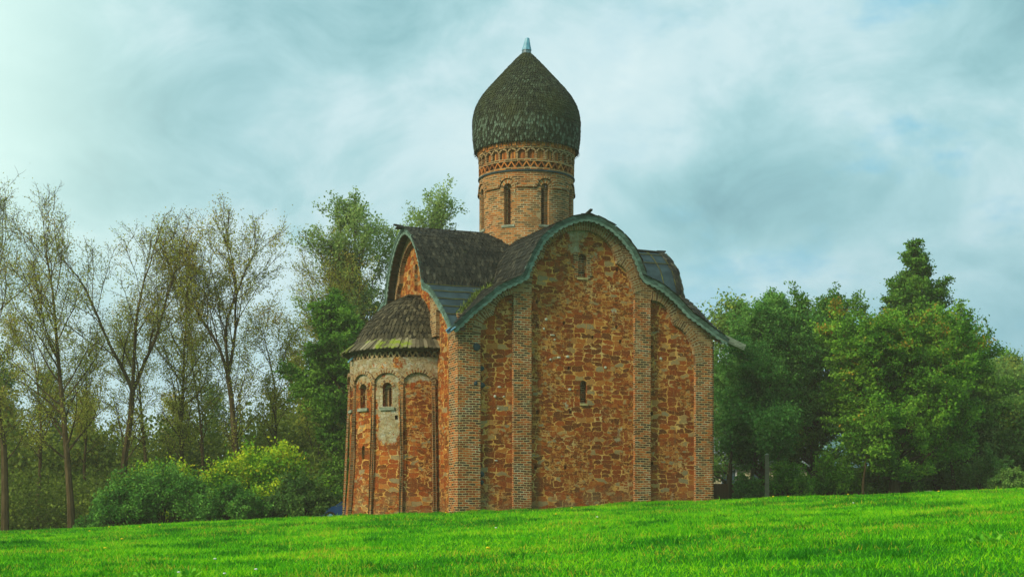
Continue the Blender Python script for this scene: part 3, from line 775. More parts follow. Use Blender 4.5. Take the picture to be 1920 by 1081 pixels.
for k in range(NA):
    a = CIRC * k / NA; hw = CIRC / NA / 2; var = random.Random(k + 90).random()
    mbox(mb, fd, a - .05, a + .05, 17.72, 17.97, -.1, .035, 1, var)
    r = hw - .05
    arc = [(a + hw + r * math.cos(t), 17.97 + r * math.sin(t)) for t in np.linspace(PI, 0, 9)]
    band(mb, fd, arc, 0, .065, -.1, .05, .06)
mb.build('arcade_brickwork', M['brick_pale'], DC)
mb = MB()
for k in range(NA):   # reddish upright bricks in each small niche
    a = CIRC * (k + .5) / NA
    for q, da in enumerate((-.085, 0, .085)): mbox(mb, fd, a + da - .037, a + da + .037, 17.73, 18.15, -.1, -.065 - .004 * q, 1, random.Random(k * 3 + q).random())
    mbox(mb, fd, a - CIRC / NA * .5 + .03, a - .03, 18.30, 18.50, 0, .085, 1, .3); mbox(mb, fd, a + .03, a + CIRC / NA * .5 - .03, 18.30, 18.50, 0, .085, 1, .7)
mb.build('niche_brick', M['soldier'], DC)

# --- onion dome with real shingles
dome_prof = [(2.36, 18.36), (2.43, 18.75), (2.47, 19.1), (2.485, 19.5), (2.49, 19.8), (2.46, 20.1), (2.41, 20.35), (2.28, 20.68), (2.09, 21.0), (1.83, 21.33), (1.54, 21.65), (1.28, 21.94), (1.04, 22.2), (.82, 22.45), (.62, 22.66), (.42, 22.87), (.27, 23.02), (.19, 23.12)]
DM = empty('dome', (DU, DV, 18.4), 0, CH)
def lathe(mb, prof, n, z0=0, tilt=(0, 0)):
    for (r0, a0), (r1, a1) in zip(prof, prof[1:]):
        for k in range(n):
            t0, t1 = 2 * PI * k / n, 2 * PI * (k + 1) / n
            P = [(r0 * math.cos(t0), r0 * math.sin(t0), a0 - z0), (r0 * math.cos(t1), r0 * math.sin(t1), a0 - z0), (r1 * math.cos(t1), r1 * math.sin(t1), a1 - z0), (r1 * math.cos(t0), r1 * math.sin(t0), a1 - z0)]
            P = [(x + tilt[0] * z, y + tilt[1] * z, z) for x, y, z in P]
            mb.face(P, [(t0 * r0, a0), (t1 * r0, a0), (t1 * r1, a1), (t0 * r1, a1)])
mb = MB(); lathe(mb, [(2.0, 18.5), (2.36, 18.5)] + [(r - .03, z) for r, z in dome_prof[1:]], 48, 18.4); mb.build('dome_shell', M['shingle_dome'], DM, True)
def ring_rows(mb, prof, z0, exposure, wd, seed, phi0=0, phi1=2 * PI, th=.022, ln=2.1, flare=0.0):
    rnd = random.Random(seed); Q, t = resample(prof, .04); n = int(t[-1] / exposure)
    for r in range(n, -1, -1):
        s = r * exposure; i = min(len(t) - 2, int(s / t[1])); a = Q[i]
        j = min(len(Q) - 1, i + 3); k = max(0, i - 3); d = Q[j] - Q[k]; d /= np.linalg.norm(d)
        i2 = min(len(Q) - 1, int((s + exposure) / t[1])); A2 = Q[i2]
        cnt = max(8, int(round((phi1 - phi0) * max(a[0], .15) / wd)))
        for c in range(cnt):
            ph = phi0 + (phi1 - phi0) * (c + (r % 2) * .5 + rnd.uniform(-.06, .06)) / cnt
            er = Vector((math.cos(ph), math.sin(ph), 0)); right = Vector((-math.sin(ph), math.cos(ph), 0))
            down = (er * -d[0] + Vector((0, 0, -d[1]))).normalized(); nrm = (er * d[1] - Vector((0, 0, d[0]))).normalized()
            fl = flare if r == 0 else 0
            dn = (down + nrm * (fl + rnd.uniform(-.01, .05))).normalized()
            p = er * A2[0] + Vector((0, 0, A2[1] - z0)) - down * .0
            w_ = (phi1 - phi0) * max(a[0], .1) / cnt * rnd.uniform(.74, .90)
            shingle(mb, p + nrm * rnd.uniform(0, .012), right, dn, nrm, w_, exposure * (1.9 + rnd.uniform(-.1, .15)), th, rnd.random())
mb = MB(); ring_rows(mb, [(2.40, 18.58)] + dome_prof[1:], 18.4, .125, .115, 11, flare=.04)
mb.build('dome_shingles', M['shingle_dome'], DM, weld=False)
# spiky eaves row under the dome
mb = MB()
rnd = random.Random(5)
for k in range(112):
    ph = 2 * PI * k / 112; er = Vector((math.cos(ph), math.sin(ph), 0)); rt = Vector((-math.sin(ph), math.cos(ph), 0))
    a = er * 2.30 + Vector((0, 0, .16)); b = er * (2.50 + rnd.uniform(-.02, .02)) + Vector((0, 0, -.02 + rnd.uniform(-.02, .02)))
    mb.face([tuple(a - rt * .062), tuple(a + rt * .062), tuple(b)], None, rnd.random())
    mb.face([tuple(a - rt * .062 - Vector((0, 0, .02))), tuple(b - Vector((0, 0, .01))), tuple(a + rt * .062 - Vector((0, 0, .02)))], None, .2)
mb.build('eaves_spikes', M['shingle_dome'], DM, weld=False)
# zinc cap, leaning slightly
FN = empty('finial', (0, 0, 4.68), 0, DM)
mb = MB(); lathe(mb, [(.245, 0), (.22, .1), (.20, .2), (.17, .22)], 12); mb.build('cap_collar', M['metal_dark'], FN)
mb = MB(); lathe(mb, [(.235, .18), (.215, .26), (.165, .45), (.12, .64), (.105, .74), (.07, .77), (0.001, .78)], 9, 0, (.06, 0)); mb.build('cap', M['metal'], FN)
mb = MB(); mb.hexa([(.12, -.05, .28), (.2, -.05, .34), (.2, .03, .34), (.12, .03, .28), (.12, -.03, .46), (.17, -.03, .42), (.17, .02, .42), (.12, .02, .46)]); mb.build('cap_flap', M['metal'], FN)
# lichen patches low on the drum
mb = MB()
# --- apse
AP = empty('apse', (0, VC, 0), 0, CH)
RA = 2.98
def fa(a, z, d):
    # a = arc length, angle 0 faces east (-u), growing towards the south front (-v); battered foot
    ph = a / RA; r = RA + d + .24 * max(0, (4.2 - z) / 3.2) ** 1.2 + .03 * (8.4 - z) / 8
    return (-r * math.cos(ph), -r * math.sin(ph), z)
acols = [R(x) for x in (86, 60, 34, 8, -18, -44, -70)]
amid = [R(x) for x in (47, 21, -5, -31, -57)]
def aw(ph, w_, z0, z1, d=-.25): c = ph * RA; return (c - w_ / 2, c + w_ / 2, const(z0), arch_top(c, w_ / 2, z1 - w_ / 2), d)
aholes = [aw(R(47), .46, 6.32, 7.36), aw(R(21), .46, 6.28, 7.42), aw(R(-5), .46, 6.28, 7.42), aw(R(-31), .46, 6.28, 7.42), aw(R(21), .2, 4.05, 4.65, -.2), (R(55) * RA - .07, R(55) * RA + .07, const(5.75), const(5.93), -.2)]
mb = MB(); wall_scan(mb, fa, -PI / 2 * RA, PI / 2 * RA, const(.4), const(8.46), 0, aholes, .2, zstep=.8)
flip_faces(mb.build('apse_wall', M['rubble_apse'], AP))
for k, h in enumerate(aholes[:4]): niche_window(fa, h, AP, .02 if k != 1 else .13, .13, ('brick_pale', 'dark'))
for h in aholes[4:]:
    mb = MB(); hole_face(mb, fa, h, -.18); mb.build('putlog_hole', M['dark'], AP)
for h in aholes[:4]:
    mb = MB(); mbox(mb, fa, h[0] - .12, h[1] + .12, 6.16, 6.29, -.1, .1, 3); mb.build('sill', M['wood_grey'], AP)
for h in aholes[:4]:
    mb = MB(); c = (h[0] + h[1]) / 2; arc = [(c + .24 * math.cos(t), 7.13 + .24 * math.sin(t)) for t in np.linspace(PI, 0, 12)]
    band(mb, fa, arc, 0, .13, -.02, .025, .08); mb.build('window_arch', M['arch'], AP)
for k, ph in enumerate(acols):      # engaged shafts
    mb = MB(); mbox(mb, fa, ph * RA - .065, ph * RA + .065, .4, 7.28, -.02, .075, 2); mb.build('shaft', M['brick_drum'], AP)
mb = MB()
for k, (p, q) in enumerate(zip(acols, acols[1:])):
    mb = MB()
    c = (p + q) / 2 * RA; r = (p - q) / 2 * RA - .05
    arc = [(c + r * math.cos(t), 7.27 + r * .82 * math.sin(t)) for t in np.linspace(PI, 0, 18)]
    band(mb, fa, arc, 0, .16, -.02, .12, .1); mb.build('archivolt', M['arch'], AP)
mb = MB(); NB = 34     # zigzag of slanting bricks over a recess
mbox(mb, fa, -PI / 2 * RA, PI / 2 * RA, 8.46, 8.70, -.22, -.17, 40)
mbox(mb, fa, -PI / 2 * RA, PI / 2 * RA, 8.70, 9.0, -.17, .06, 40)
mb.build('apse_cornice', M['soffit'], AP)
mb = MB(); step_ = PI * RA / NB
for k in range(NB):
    a = -PI / 2 * RA + k * step_; var = random.Random(k).random()
    for s0, s1 in ((a, a + step_ / 2), (a + step_, a + step_ / 2)):
        c = []
        for d in (-.17, .02): c += [fa(s0 - .035, 8.44, d), fa(s0 + .035, 8.44, d), fa(s1 + .035, 8.72, d), fa(s1 - .035, 8.72, d)]
        mb.hexa(c, var)
mb.build('zigzag_brickwork', M['soldier_old'], AP)
AR = empty('apse_roof', (0, VC, 0), 0, CH)
apse_prof = [(2.82, 9.18), (2.74, 9.3), (2.60, 9.6), (2.42, 9.92), (2.17, 10.25), (1.84, 10.62), (1.5, 10.94), (1.15, 11.18), (.8, 11.33), (.4, 11.42)]
mb = MB()
prof = [(2.6, 8.95), (3.3, 8.77), (2.8, 9.16)] + [(r - .02, z) for r, z in apse_prof[1:]] + [(.02, 11.45)]
for (r0, a0), (r1, a1) in zip(prof, prof[1:]):
    for k in range(32):
        t0, t1 = PI / 2 + PI * k / 32, PI / 2 + PI * (k + 1) / 32
        mb.face([(r0 * math.cos(t0), r0 * math.sin(t0), a0), (r0 * math.cos(t1), r0 * math.sin(t1), a0), (r1 * math.cos(t1), r1 * math.sin(t1), a1), (r1 * math.cos(t0), r1 * math.sin(t0), a1)])
mb.build('roof_shell', M['soffit'], AR, True)
mb = MB(); ring_rows(mb, apse_prof, 0, .20, .18, 21, PI / 2, 3 * PI / 2); mb.build('shingles', M['shingle_apse'], AR, weld=False)
mb = MB(); rnd = random.Random(4)
n = 58
for k in range(n):
    ph = PI / 2 + PI * (k + .5) / n; er = Vector((math.cos(ph), math.sin(ph), 0)); rt = Vector((-math.sin(ph), math.cos(ph), 0))
    a = er * 2.72 + Vector((0, 0, 9.30)); e_ = 3.40 + rnd.uniform(-.05, .03); b = er * e_ + Vector((0, 0, 8.78 + rnd.uniform(-.02, .02)))
    w0, w1 = .068, .085; d = (b - a).normalized(); up = rt.cross(d) * -1
    if up.z < 0: up = -up
    m_ = b - d * .08
    T = [a - rt * w0, a + rt * w0, m_ + rt * w1, b + rt * w1 * .55, b - rt * w1 * .55, m_ - rt * w1]
    v_ = rnd.random(); Z = Vector((0, 0, .02 * (k % 2)))
    T = [tuple(q + Z + up * .03) for q in T]; B_ = [tuple(Vector(q) - up * .03) for q in T]
    mb.face(T, None, v_); mb.face(B_[::-1], None, v_)
    for i in range(6): mb.face([T[i], B_[i], B_[(i + 1) % 6], T[(i + 1) % 6]], None, v_)
mb.build('eaves_planks', M['skirt'], AR, weld=False)
mb = MB(); mb.box(-.62, -.02, -.75, .75, 11.40, 11.47); mb.build('flashing_board', M['soffit'], AR)
# far end of a gutter sticking out on the north side of the apse
mb = MB(); mb.hexa([(-3.2, -.2, 8.38), (-2.9, -.2, 8.66), (-2.9, 0, 8.66), (-3.2, 0, 8.38), (-3.2, -.2, 8.44), (-2.9, -.2, 8.72), (-2.9, 0, 8.72), (-3.2, 0, 8.44)])
mb.build('gutter', M['metal'], AR)
# weeds growing in the roof valley
rnd = random.Random(17); mb = MB()
for k in range(260):
    z = rnd.triangular(9.7, 12.2, 10.4); u, v = iF(z), iE(z)
    p = Vector((u + rnd.gauss(0, .09), v + rnd.gauss(0, .09), z + .06)); h = rnd.uniform(.05, .22)
    a = rnd.uniform(0, 2 * PI); s = Vector((math.cos(a), math.sin(a), 0)) * .03; t_ = Vector((rnd.gauss(0, .06), rnd.gauss(0, .06), h))
    mb.face([tuple(p - s), tuple(p + s), tuple(p + t_ + s * .3), tuple(p + t_ - s * .3)], None, rnd.random())
M['weed'] = leafmat('roof_weed', (.05, .07, .012), (.10, .15, .02), (.20, .26, .04), clump=2)
tag(mb.build('moss', M['weed'], roof, weld=False), kind='stuff')
#%%TREES%%
# ---------------------------------------------------------------- vegetation
def fast_mesh(name, V, n, m, parent=None, var=None, acc=None):
    """V: (faces*n, 3) corner array, every face has n corners"""
    nf = len(V) // n
    me = bpy.data.meshes.new(name)
    me.vertices.add(len(V)); me.vertices.foreach_set('co', V.astype('f').ravel())
    me.loops.add(len(V)); me.loops.foreach_set('vertex_index', np.arange(len(V), dtype=np.int32))
    me.polygons.add(nf); me.polygons.foreach_set('loop_start', np.arange(0, len(V), n, dtype=np.int32))
    me.update(calc_edges=True)
    for nm, a in (('var', var), ('acc', acc)):
        if a is not None:
            at = me.attributes.new(nm, 'FLOAT', 'FACE'); at.data.foreach_set('value', a.astype('f'))
    me.materials.append(m)
    o = bpy.data.objects.new(name, me); col.objects.link(o)
    if parent: o.parent = parent
    return o
def unit(v): return v / (np.linalg.norm(v, axis=-1, keepdims=True) + 1e-9)
def leaf_faces(P, size, rng, up=.35, aspect=.62, droop=0.0):
    """one four-cornered leaf at every point"""
    n = len(P)
    d = unit(rng.normal(size=(n, 3)) + [0, 0, -droop]); nr = unit(rng.normal(size=(n, 3)) + [0, 0, up * 2])
    s = unit(np.cross(d, nr)); d = unit(np.cross(nr, s))
    L_ = (size * rng.uniform(.65, 1.3, n))[:, None]; W_ = L_ * aspect * .5
    V = np.stack([P - d * L_ * .5, P + s * W_, P + d * L_ * .5, P - s * W_], 1)
    return V.reshape(-1, 3)
class Tubes:
    def __init__(s): s.q = []
    def add(s, pts, rads, n):
        pts = np.asarray(pts, float); rads = np.asarray(rads, float)
        d = np.gradient(pts, axis=0); d = unit(d); ref = np.array([1.0, 0.17, 0.05])
        a = unit(np.cross(d, ref)); b = np.cross(d, a)
        t = np.arange(n) * 2 * PI / n
        Rg = pts[:, None] + (a[:, None] * np.cos(t)[None, :, None] + b[:, None] * np.sin(t)[None, :, None]) * rads[:, None, None]
        R2 = np.roll(Rg, -1, axis=1)
        s.q.append(np.stack([Rg[:-1], R2[:-1], R2[1:], Rg[1:]], 2).reshape(-1, 3))
    def build(s, name, m, parent):
        V = np.concatenate(s.q); return fast_mesh(name, V, 4, m, parent, np.random.default_rng(1).random(len(V) // 4))

def limb(rng, p, d, ln, k, curl, lift):
    """wandering polyline from p along d"""
    pts = [np.array(p, float)]; d = np.array(d, float); d /= np.linalg.norm(d); st = ln / k
    for i in range(k):
        d = d + rng.normal(size=3) * curl + np.array([0, 0, lift]); d /= np.linalg.norm(d)
        pts.append(pts[-1] + d * st)
    return np.array(pts)
def at_frac(P, f):
    x = f * (len(P) - 1); i = min(len(P) - 2, int(x)); return P[i] + (P[i + 1] - P[i]) * (x - i), unit(P[i + 1] - P[i])
def side_dir(rng, d, ang, flat=1.0):
    r = rng.normal(size=3) * [1, 1, flat]; r = r - d * r.dot(d); r /= np.linalg.norm(r); return d * math.cos(ang) + r * math.sin(ang)

def tree(name, label, cat, x, y, h, r0, seed, crown_m, bark='bark', first=.25, nl=22, ang=(.9, .5), llen=.36, lean=(0, 0), fork=None, leaves=20000, lsize=.2,
         sub=6, tw=5, shape=None, group='trees round the church', bend=.10, tipbare=0.0, lift=.06, jit=.35, spread=1.0, aspect=.62, flat=1.0):
    rng = np.random.default_rng(seed)
    root = empty(name, (x, y, float(gz(x, y)) - .15)); tag(root, label, cat, group)
    T = Tubes(); twigs = []
    stems = []
    main = limb(rng, (0, 0, 0), (lean[0], lean[1], 1), h * (fork[0] if fork else 1.0), 12, bend * .5, .05)
    if fork:
        rr = np.linspace(r0, r0 * .66, len(main)); T.add(main, rr, 8)
        low = fork[0] * h
        for (dx, dy, f) in fork[1]:
            s = limb(rng, main[-1], (dx, dy, 1), (h - low) * f, 10, bend, .05)
            T.add(s, np.linspace(r0 * .55, .02, len(s)), 6); stems.append((s, low, r0 * .55))
        stems.append((main, 0, r0))
    else:
        T.add(main, r0 * (1 - np.linspace(0, 1, len(main)) ** .85 * .95), 8); stems.append((main, 0, r0))
    shape = shape or (lambda t: math.sin(PI * min(1, max(0, t)) ** .75) ** .6)
    for si, (S, z0, rs) in enumerate(stems):
        cnt = nl if not fork else (nl // len(stems) + 2)
        lo = first if (not fork or S is main) else .12
        for k in range(cnt):
            f = lo + (1 - lo) * ((k + rng.uniform(0, 1)) / cnt) * .97
            p, d = at_frac(S, f); tz = p[2] / h
            if tz < first: continue
            sh = shape((tz - first) / (1 - first))
            a = ang[0] + (ang[1] - ang[0]) * tz + rng.normal() * .15
            q = side_dir(rng, d, a); ln = h * llen * sh * rng.uniform(.65, 1.15) * spread * (1 if not fork else .85)
            if ln < .4: ln = .4
            B = limb(rng, p, q, ln, 7, bend * 1.2, lift)
            rb = max(.018, rs * (1 - f * .9) * .42)
            T.add(B, np.linspace(rb, .012, len(B)), 5)
            ns = max(2, int(sub * (.5 + ln / (h * llen))))
            for j in range(ns):
                fj = .25 + .75 * (j + rng.uniform(0, 1)) / ns
                pj, dj = at_frac(B, min(.99, fj)); lj = ln * .42 * (1.15 - fj * .6) * rng.uniform(.7, 1.2)
                C_ = limb(rng, pj, side_dir(rng, dj, rng.uniform(.5, .95), flat), lj, 4, bend * 1.6, lift * 1.1)
                T.add(C_, np.linspace(max(.010, rb * .32), .007, len(C_)), 3)
                for t_ in range(tw):
                    pt, dt = at_frac(C_, min(.99, .2 + .8 * (t_ + rng.uniform(0, 1)) / tw))
                    D_ = limb(rng, pt, side_dir(rng, dt, rng.uniform(.4, .9), flat), lj * rng.uniform(.3, .55), 3, bend * 2, lift)
                    T.add(D_, [.009, .008, .006, .005], 3); twigs.append(D_)
                twigs.append(C_)
            twigs.append(B[3:])
    T.build('trunk', M[bark], root)
    # leaves along the twigs
    if leaves:
        w_ = np.array([np.linalg.norm(t[-1] - t[0]) * (1.0 if not tipbare else max(0.02, 1 - tipbare * (t[-1][2] / h) ** 2)) for t in twigs]); w_ /= w_.sum()
        idx = rng.choice(len(twigs), leaves, p=w_); f = rng.uniform(0, 1.05, leaves)
        P = np.empty((leaves, 3))
        A = np.array([t[0] for t in twigs]); Mid = np.array([t[len(t) // 2] for t in twigs]); E_ = np.array([t[-1] for t in twigs])
        lo = f < .5; ff = f[:, None]
        P = np.where(lo[:, None], A[idx] + (Mid[idx] - A[idx]) * ff * 2, Mid[idx] + (E_[idx] - Mid[idx]) * (ff * 2 - 1))
        P = P + rng.normal(size=P.shape) * jit * np.array([1, 1, .75 if flat == 1 else .4])
        P = P[P[:, 2] > .4]
        V = leaf_faces(P, lsize, rng, aspect=aspect)
        zz = P[:, 2] / h
        tv = rng.random(len(twigs))[idx][:len(P)]
        fast_mesh('crown', V, 4, M[crown_m], root, rng.random(len(P)) * .6 + tv * .4, rng.random(len(P)) * .5 + zz * .5)
    return root

M['leaf_olive'] = leafmat('sparse_autumn_leaf', (.18, .20, .022), (.34, .36, .040), (.52, .50, .07), (.50, .34, .06), .08, .35, .5)
M['leaf_green'] = leafmat('mid_green_leaf', (.030, .090, .016), (.075, .175, .028), (.16, .28, .05), (.3, .36, .04), .05, .35, .35)
M['leaf_poplar'] = leafmat('poplar_leaf', (.12, .21, .045), (.24, .36, .08), (.38, .50, .15), None, 0, .4, .45)
M['leaf_dark'] = leafmat('dark_green_leaf', (.030, .105, .010), (.085, .215, .018), (.20, .37, .040), None, 0, .5, .35)
M['leaf_teal'] = leafmat('blue_green_leaf', (.040, .15, .022), (.11, .29, .045), (.24, .46, .085), None, 0, .45, .35)
M['leaf_maple'] = leafmat('maple_leaf', (.040, .14, .010), (.12, .30, .020), (.28, .50, .045), (.42, .26, .03), .015, .42, .35)
M['leaf_yellow'] = leafmat('yellow_green_leaf', (.06, .22, .012), (.22, .44, .016), (.62, .70, .02), (.58, .56, .02), .10, .6, .35)
M['leaf_shrub'] = leafmat('shrub_leaf', (.035, .13, .016), (.085, .25, .030), (.18, .38, .055), (.22, .34, .02), .05, .8, .3)
M['leaf_under'] = leafmat('undergrowth_leaf', (.065, .11, .012), (.135, .20, .020), (.24, .30, .036), (.28, .28, .03), .05, .3, .35)
M['leaf_light'] = leafmat('light_green_leaf', (.07, .17, .028), (.16, .30, .05), (.28, .44, .09), (.36, .40, .05), .04, .35, .4)

def wx(px, Y): return (px - 960) / 2830 * Y
def top(py, Y): return EYE + (965 - py) / 2830 * Y
def ht(px, py, Y): return top(py, Y) - float(gz(wx(px, Y), Y)) + .15

# bare-topped lime trees on the left, thinning autumn leaves
LG = 'tall half-bare trees left of the church'
def bare(label, px, tpy, Y, r0, seed, lv, **k):
    return tree('deciduous_tree', label, 'tree', wx(px, Y), Y, ht(px, tpy + 14, Y), r0, seed, k.pop('m', 'leaf_olive'), leaves=int(lv * 1.3), group=LG, lsize=k.pop('lsize', .105), jit=.2, **k)
vase = lambda t: .45 + .75 * max(0, math.sin(PI * min(1, t * .95 + .08)))
bare('tall half-bare tree at the left picture edge, its fine twigs fanning out at the top', 8, 348, 82, .22, 1, 9000, first=.22, nl=30, ang=(.75, .45), llen=.26, tipbare=.75, sub=7, shape=vase, lean=(.03, 0), fork=(.42, [(.10, 0, 1.0), (-.12, .05, .85)]))
bare('tall straight half-bare tree, second dark trunk from the left edge', 134, 368, 80, .22, 2, 9500, first=.22, nl=34, ang=(.9, .5), llen=.24, tipbare=.7, sub=7, shape=vase, lean=(-.02, 0), bend=.07)
bare('half-bare tree forking into a wide V of grey branches above a dark trunk', 228, 405, 83, .21, 3, 9500, first=.20, nl=46, ang=(.75, .4), llen=.23, tipbare=.6, sub=7, shape=vase, fork=(.46, [(-.12, 0, 1.0), (.22, .1, 1.02), (.04, -.1, .97)]))
bare('narrow leafy brown-olive tree between the V-forked tree and the twin-stemmed one', 345, 462, 85, .17, 4, 15000, first=.22, nl=40, ang=(.8, .4), llen=.22, tipbare=.1, sub=6, shape=vase)
bare('half-bare tree with two stems rising from one trunk behind the yellow bush', 447, 400, 84, .20, 5, 12000, first=.22, nl=46, ang=(.7, .4), llen=.26, tipbare=.45, sub=7, shape=vase, fork=(.50, [(-.16, 0, .95), (.20, .05, 1.04), (.02, -.1, .9)]))
bare('olive-brown poplar with many upright branches, tallest next to the light green poplar', 588, 440, 92, .18, 6, 15000, first=.18, nl=46, ang=(.55, .35), llen=.26, tipbare=.1, sub=6, shape=vase)
bare('small leaning tree with a thin crooked trunk between the two left-most tall trees', 66, 590, 88, .16, 7, 5200, first=.3, nl=20, ang=(.9, .6), llen=.30, sub=6, lean=(.10, 0))
bare('thin tree with a twisting dark stem right of the second tall trunk', 172, 610, 90, .13, 8, 4200, first=.35, nl=20, ang=(.8, .5), llen=.26, sub=5, lean=(.10, 0), bend=.16)
bare('thin crooked tree just left of the leafy brown-olive tree', 292, 560, 90, .17, 9, 5200, first=.35, nl=22, ang=(.8, .5), llen=.26, sub=5, lean=(-.12, 0), bend=.14)
bare('slim straight stem standing close to the right of the leafy brown-olive tree', 385, 560, 89, .15, 10, 6500, first=.3, nl=24, ang=(.8, .5), llen=.24, sub=5)
bare('slender tree with drooping olive foliage in the gap before the dark green tree', 520, 560, 88, .15, 11, 9000, first=.3, nl=24, ang=(1.0, .6), llen=.28, sub=6)
bare('slim olive poplar half hidden behind the dark green tree', 645, 470, 96, .15, 12, 14000, first=.2, nl=34, ang=(.55, .35), llen=.24, sub=6)
proto = None
for i, (px, tp, Y) in enumerate([(28, 730, 100), (98, 700, 104), (165, 745, 98), (330, 740, 108), (410, 725, 104), (545, 670, 106), (605, 620, 101), (-30, 640, 102), (-75, 600, 96)]):
    lb = 'olive tree in the second row of the wood, behind the tall half-bare trees'
    if i < 3:
        o = tree('background_tree', lb, 'tree', wx(px, Y), Y, ht(px, tp, Y), .15, 140 + i, 'leaf_olive' if i != 1 else 'leaf_green', first=.12, nl=30, ang=(.8, .4), llen=.26, leaves=9000, lsize=.16, sub=6, jit=.25, group='second row of the wood on the left')
        proto = (proto or []) + [(o, ht(px, tp, Y))]
    else:
        so_, h0 = proto[i % 3]; o = so_.copy(); col.objects.link(o); o.location = (wx(px, Y), Y, float(gz(wx(px, Y), Y)) - .15)
        o.rotation_euler = (0, 0, i * 1.7); k_ = ht(px, tp, Y) / h0; o.scale = (k_, k_, k_)
        for ch in so_.children:
            c = ch.copy(); col.objects.link(c); c.parent = o
# light green poplars behind the east gable
tree('poplar_tree', 'light green poplar rising behind the wooden east gable roof, the taller of the two', 'tree', wx(792, 98), 98, ht(792, 372, 98), .38, 21, 'leaf_poplar', first=.2, nl=44, ang=(.8, .45), llen=.27, leaves=40000, lsize=.17, sub=7, jit=.2, group='poplars behind the church')
tree('poplar_tree', 'light green poplar with airy left-leaning crown between olive poplar and east gable', 'tree', wx(712, 96), 96, ht(700, 385, 96), .36, 22, 'leaf_poplar', first=.2, nl=44, ang=(.85, .5), llen=.27, leaves=34000, lsize=.17, sub=7, jit=.2, group='poplars behind the church', lean=(-.03, 0))
# dense dark tree touching the apse
dense_shape = lambda t: .22 + .86 * math.sin(PI * min(1, t * .86 + .14)) ** .8
tree('dark_tree', 'dense dark green tree growing close behind the apse from ground to roof height', 'tree', wx(682, 83), 83, ht(682, 560, 83), .32, 31, 'leaf_dark', first=.05, nl=60, ang=(1.25, .5), llen=.27, leaves=90000, lsize=.16, sub=7, tw=5, shape=dense_shape, jit=.16, lift=.02, flat=.45)
# right-hand group
RG = 'leafy trees right of the church'
tree('leafy_tree', 'blue-green tree with a pointed top, nearest to the right corner of the church', 'tree', wx(1432, 84), 84, ht(1432, 592, 84), .3, 41, 'leaf_teal', first=.14, nl=70, ang=(1.15, .4), llen=.34, leaves=110000, lsize=.14, sub=8, shape=dense_shape, group=RG, jit=.15, flat=.6)
tree('leafy_tree', 'small pale-topped tree peeping out between the church corner and the blue-green tree', 'tree', wx(1364, 92), 92, ht(1370, 583, 92), .2, 42, 'leaf_light', first=.12, nl=40, ang=(1.1, .5), llen=.26, leaves=24000, lsize=.2, sub=6, shape=dense_shape, group=RG)
tree('leafy_tree', 'round-topped dark maple with sky gaps, between the blue-green tree and the big light maple', 'tree', wx(1528, 90), 90, ht(1528, 608, 90), .38, 43, 'leaf_dark', first=.16, nl=62, ang=(1.1, .6), llen=.42, leaves=95000, lsize=.17, sub=8, shape=dense_shape, group=RG, jit=.16, flat=.5)
tree('leafy_tree', 'broad light green maple in front on the right, orange tint near its top', 'tree', wx(1675, 80), 80, ht(1650, 628, 80), .36, 44, 'leaf_maple', first=.08, nl=80, ang=(1.35, .65), llen=.60, leaves=190000, lsize=.155, sub=9, shape=lambda t: .10 + 1.0 * math.sin(PI * min(1, t * .80 + .2)) ** 1.1, group=RG, jit=.15, spread=.98, flat=.35)
tree('leafy_tree', 'tallest dark tree on the right, its pointed crown above the light maple', 'tree', wx(1715, 90), 90, ht(1715, 446, 90), .42, 45, 'leaf_dark', first=.15, nl=96, ang=(1.3, .95), llen=.255, bend=.05, lift=.03, leaves=150000, lsize=.17, sub=8, shape=lambda t: max(.08, 1.35 * (1 - t) ** .85), group=RG, jit=.17, flat=.5)
tree('leafy_tree', 'hazy light tree at the right, half out of view behind the tall dark tree', 'tree', wx(1870, 118), 118, ht(1870, 688, 118), .3, 46, 'leaf_light', first=.15, nl=50, ang=(1.1, .5), llen=.34, leaves=50000, lsize=.2, sub=6, shape=dense_shape, group=RG)
tree('leafy_tree', 'olive green small tree at the right edge of the picture above the grass', 'tree', wx(1925, 86), 86, ht(1925, 770, 86), .16, 47, 'leaf_light', first=.04, nl=40, ang=(1.2, .5), llen=.42, leaves=26000, lsize=.17, sub=6, shape=dense_shape, group=RG)
tree('leafy_tree', 'dark low tree behind the tall one, with drooping boughs towards the right edge', 'tree', wx(1800, 88), 88, ht(1800, 700, 88), .28, 48, 'leaf_dark', first=.12, nl=50, ang=(1.2, .6), llen=.42, leaves=60000, lsize=.18, sub=6, shape=dense_shape, group=RG, jit=.2, flat=.5)
# thin trunks under the right-hand crowns
for i, (px, tp, Y, r_, ln, lb) in enumerate([(1372, 760, 82, .17, 0, 'dark upright stem nearest the church corner, in front of the plank fence'),
        (1412, 770, 83, .19, -.05, 'pale-barked stem between the nearest stem and the concrete post'),
        (1478, 780, 80, .13, -.22, 'thin stem leaning left, just right of the concrete post'),
        (1618, 780, 78, .09, 0, 'very thin upright stem in the shade under the light maple'),
        (1790, 790, 82, .15, -.03, 'straight stem at the right end of the shade under the maple')]):
    tree('young_tree', lb, 'tree', wx(px, Y), Y, ht(px, tp, Y), r_, 60 + i, 'leaf_teal' if i < 3 else 'leaf_maple', bark='bark_pale' if i in (1, 2) else 'bark', first=.45, nl=12, ang=(1.0, .6), llen=.34, leaves=5000, lsize=.19, sub=5, lean=(ln, 0), group='young trees under the big crowns')

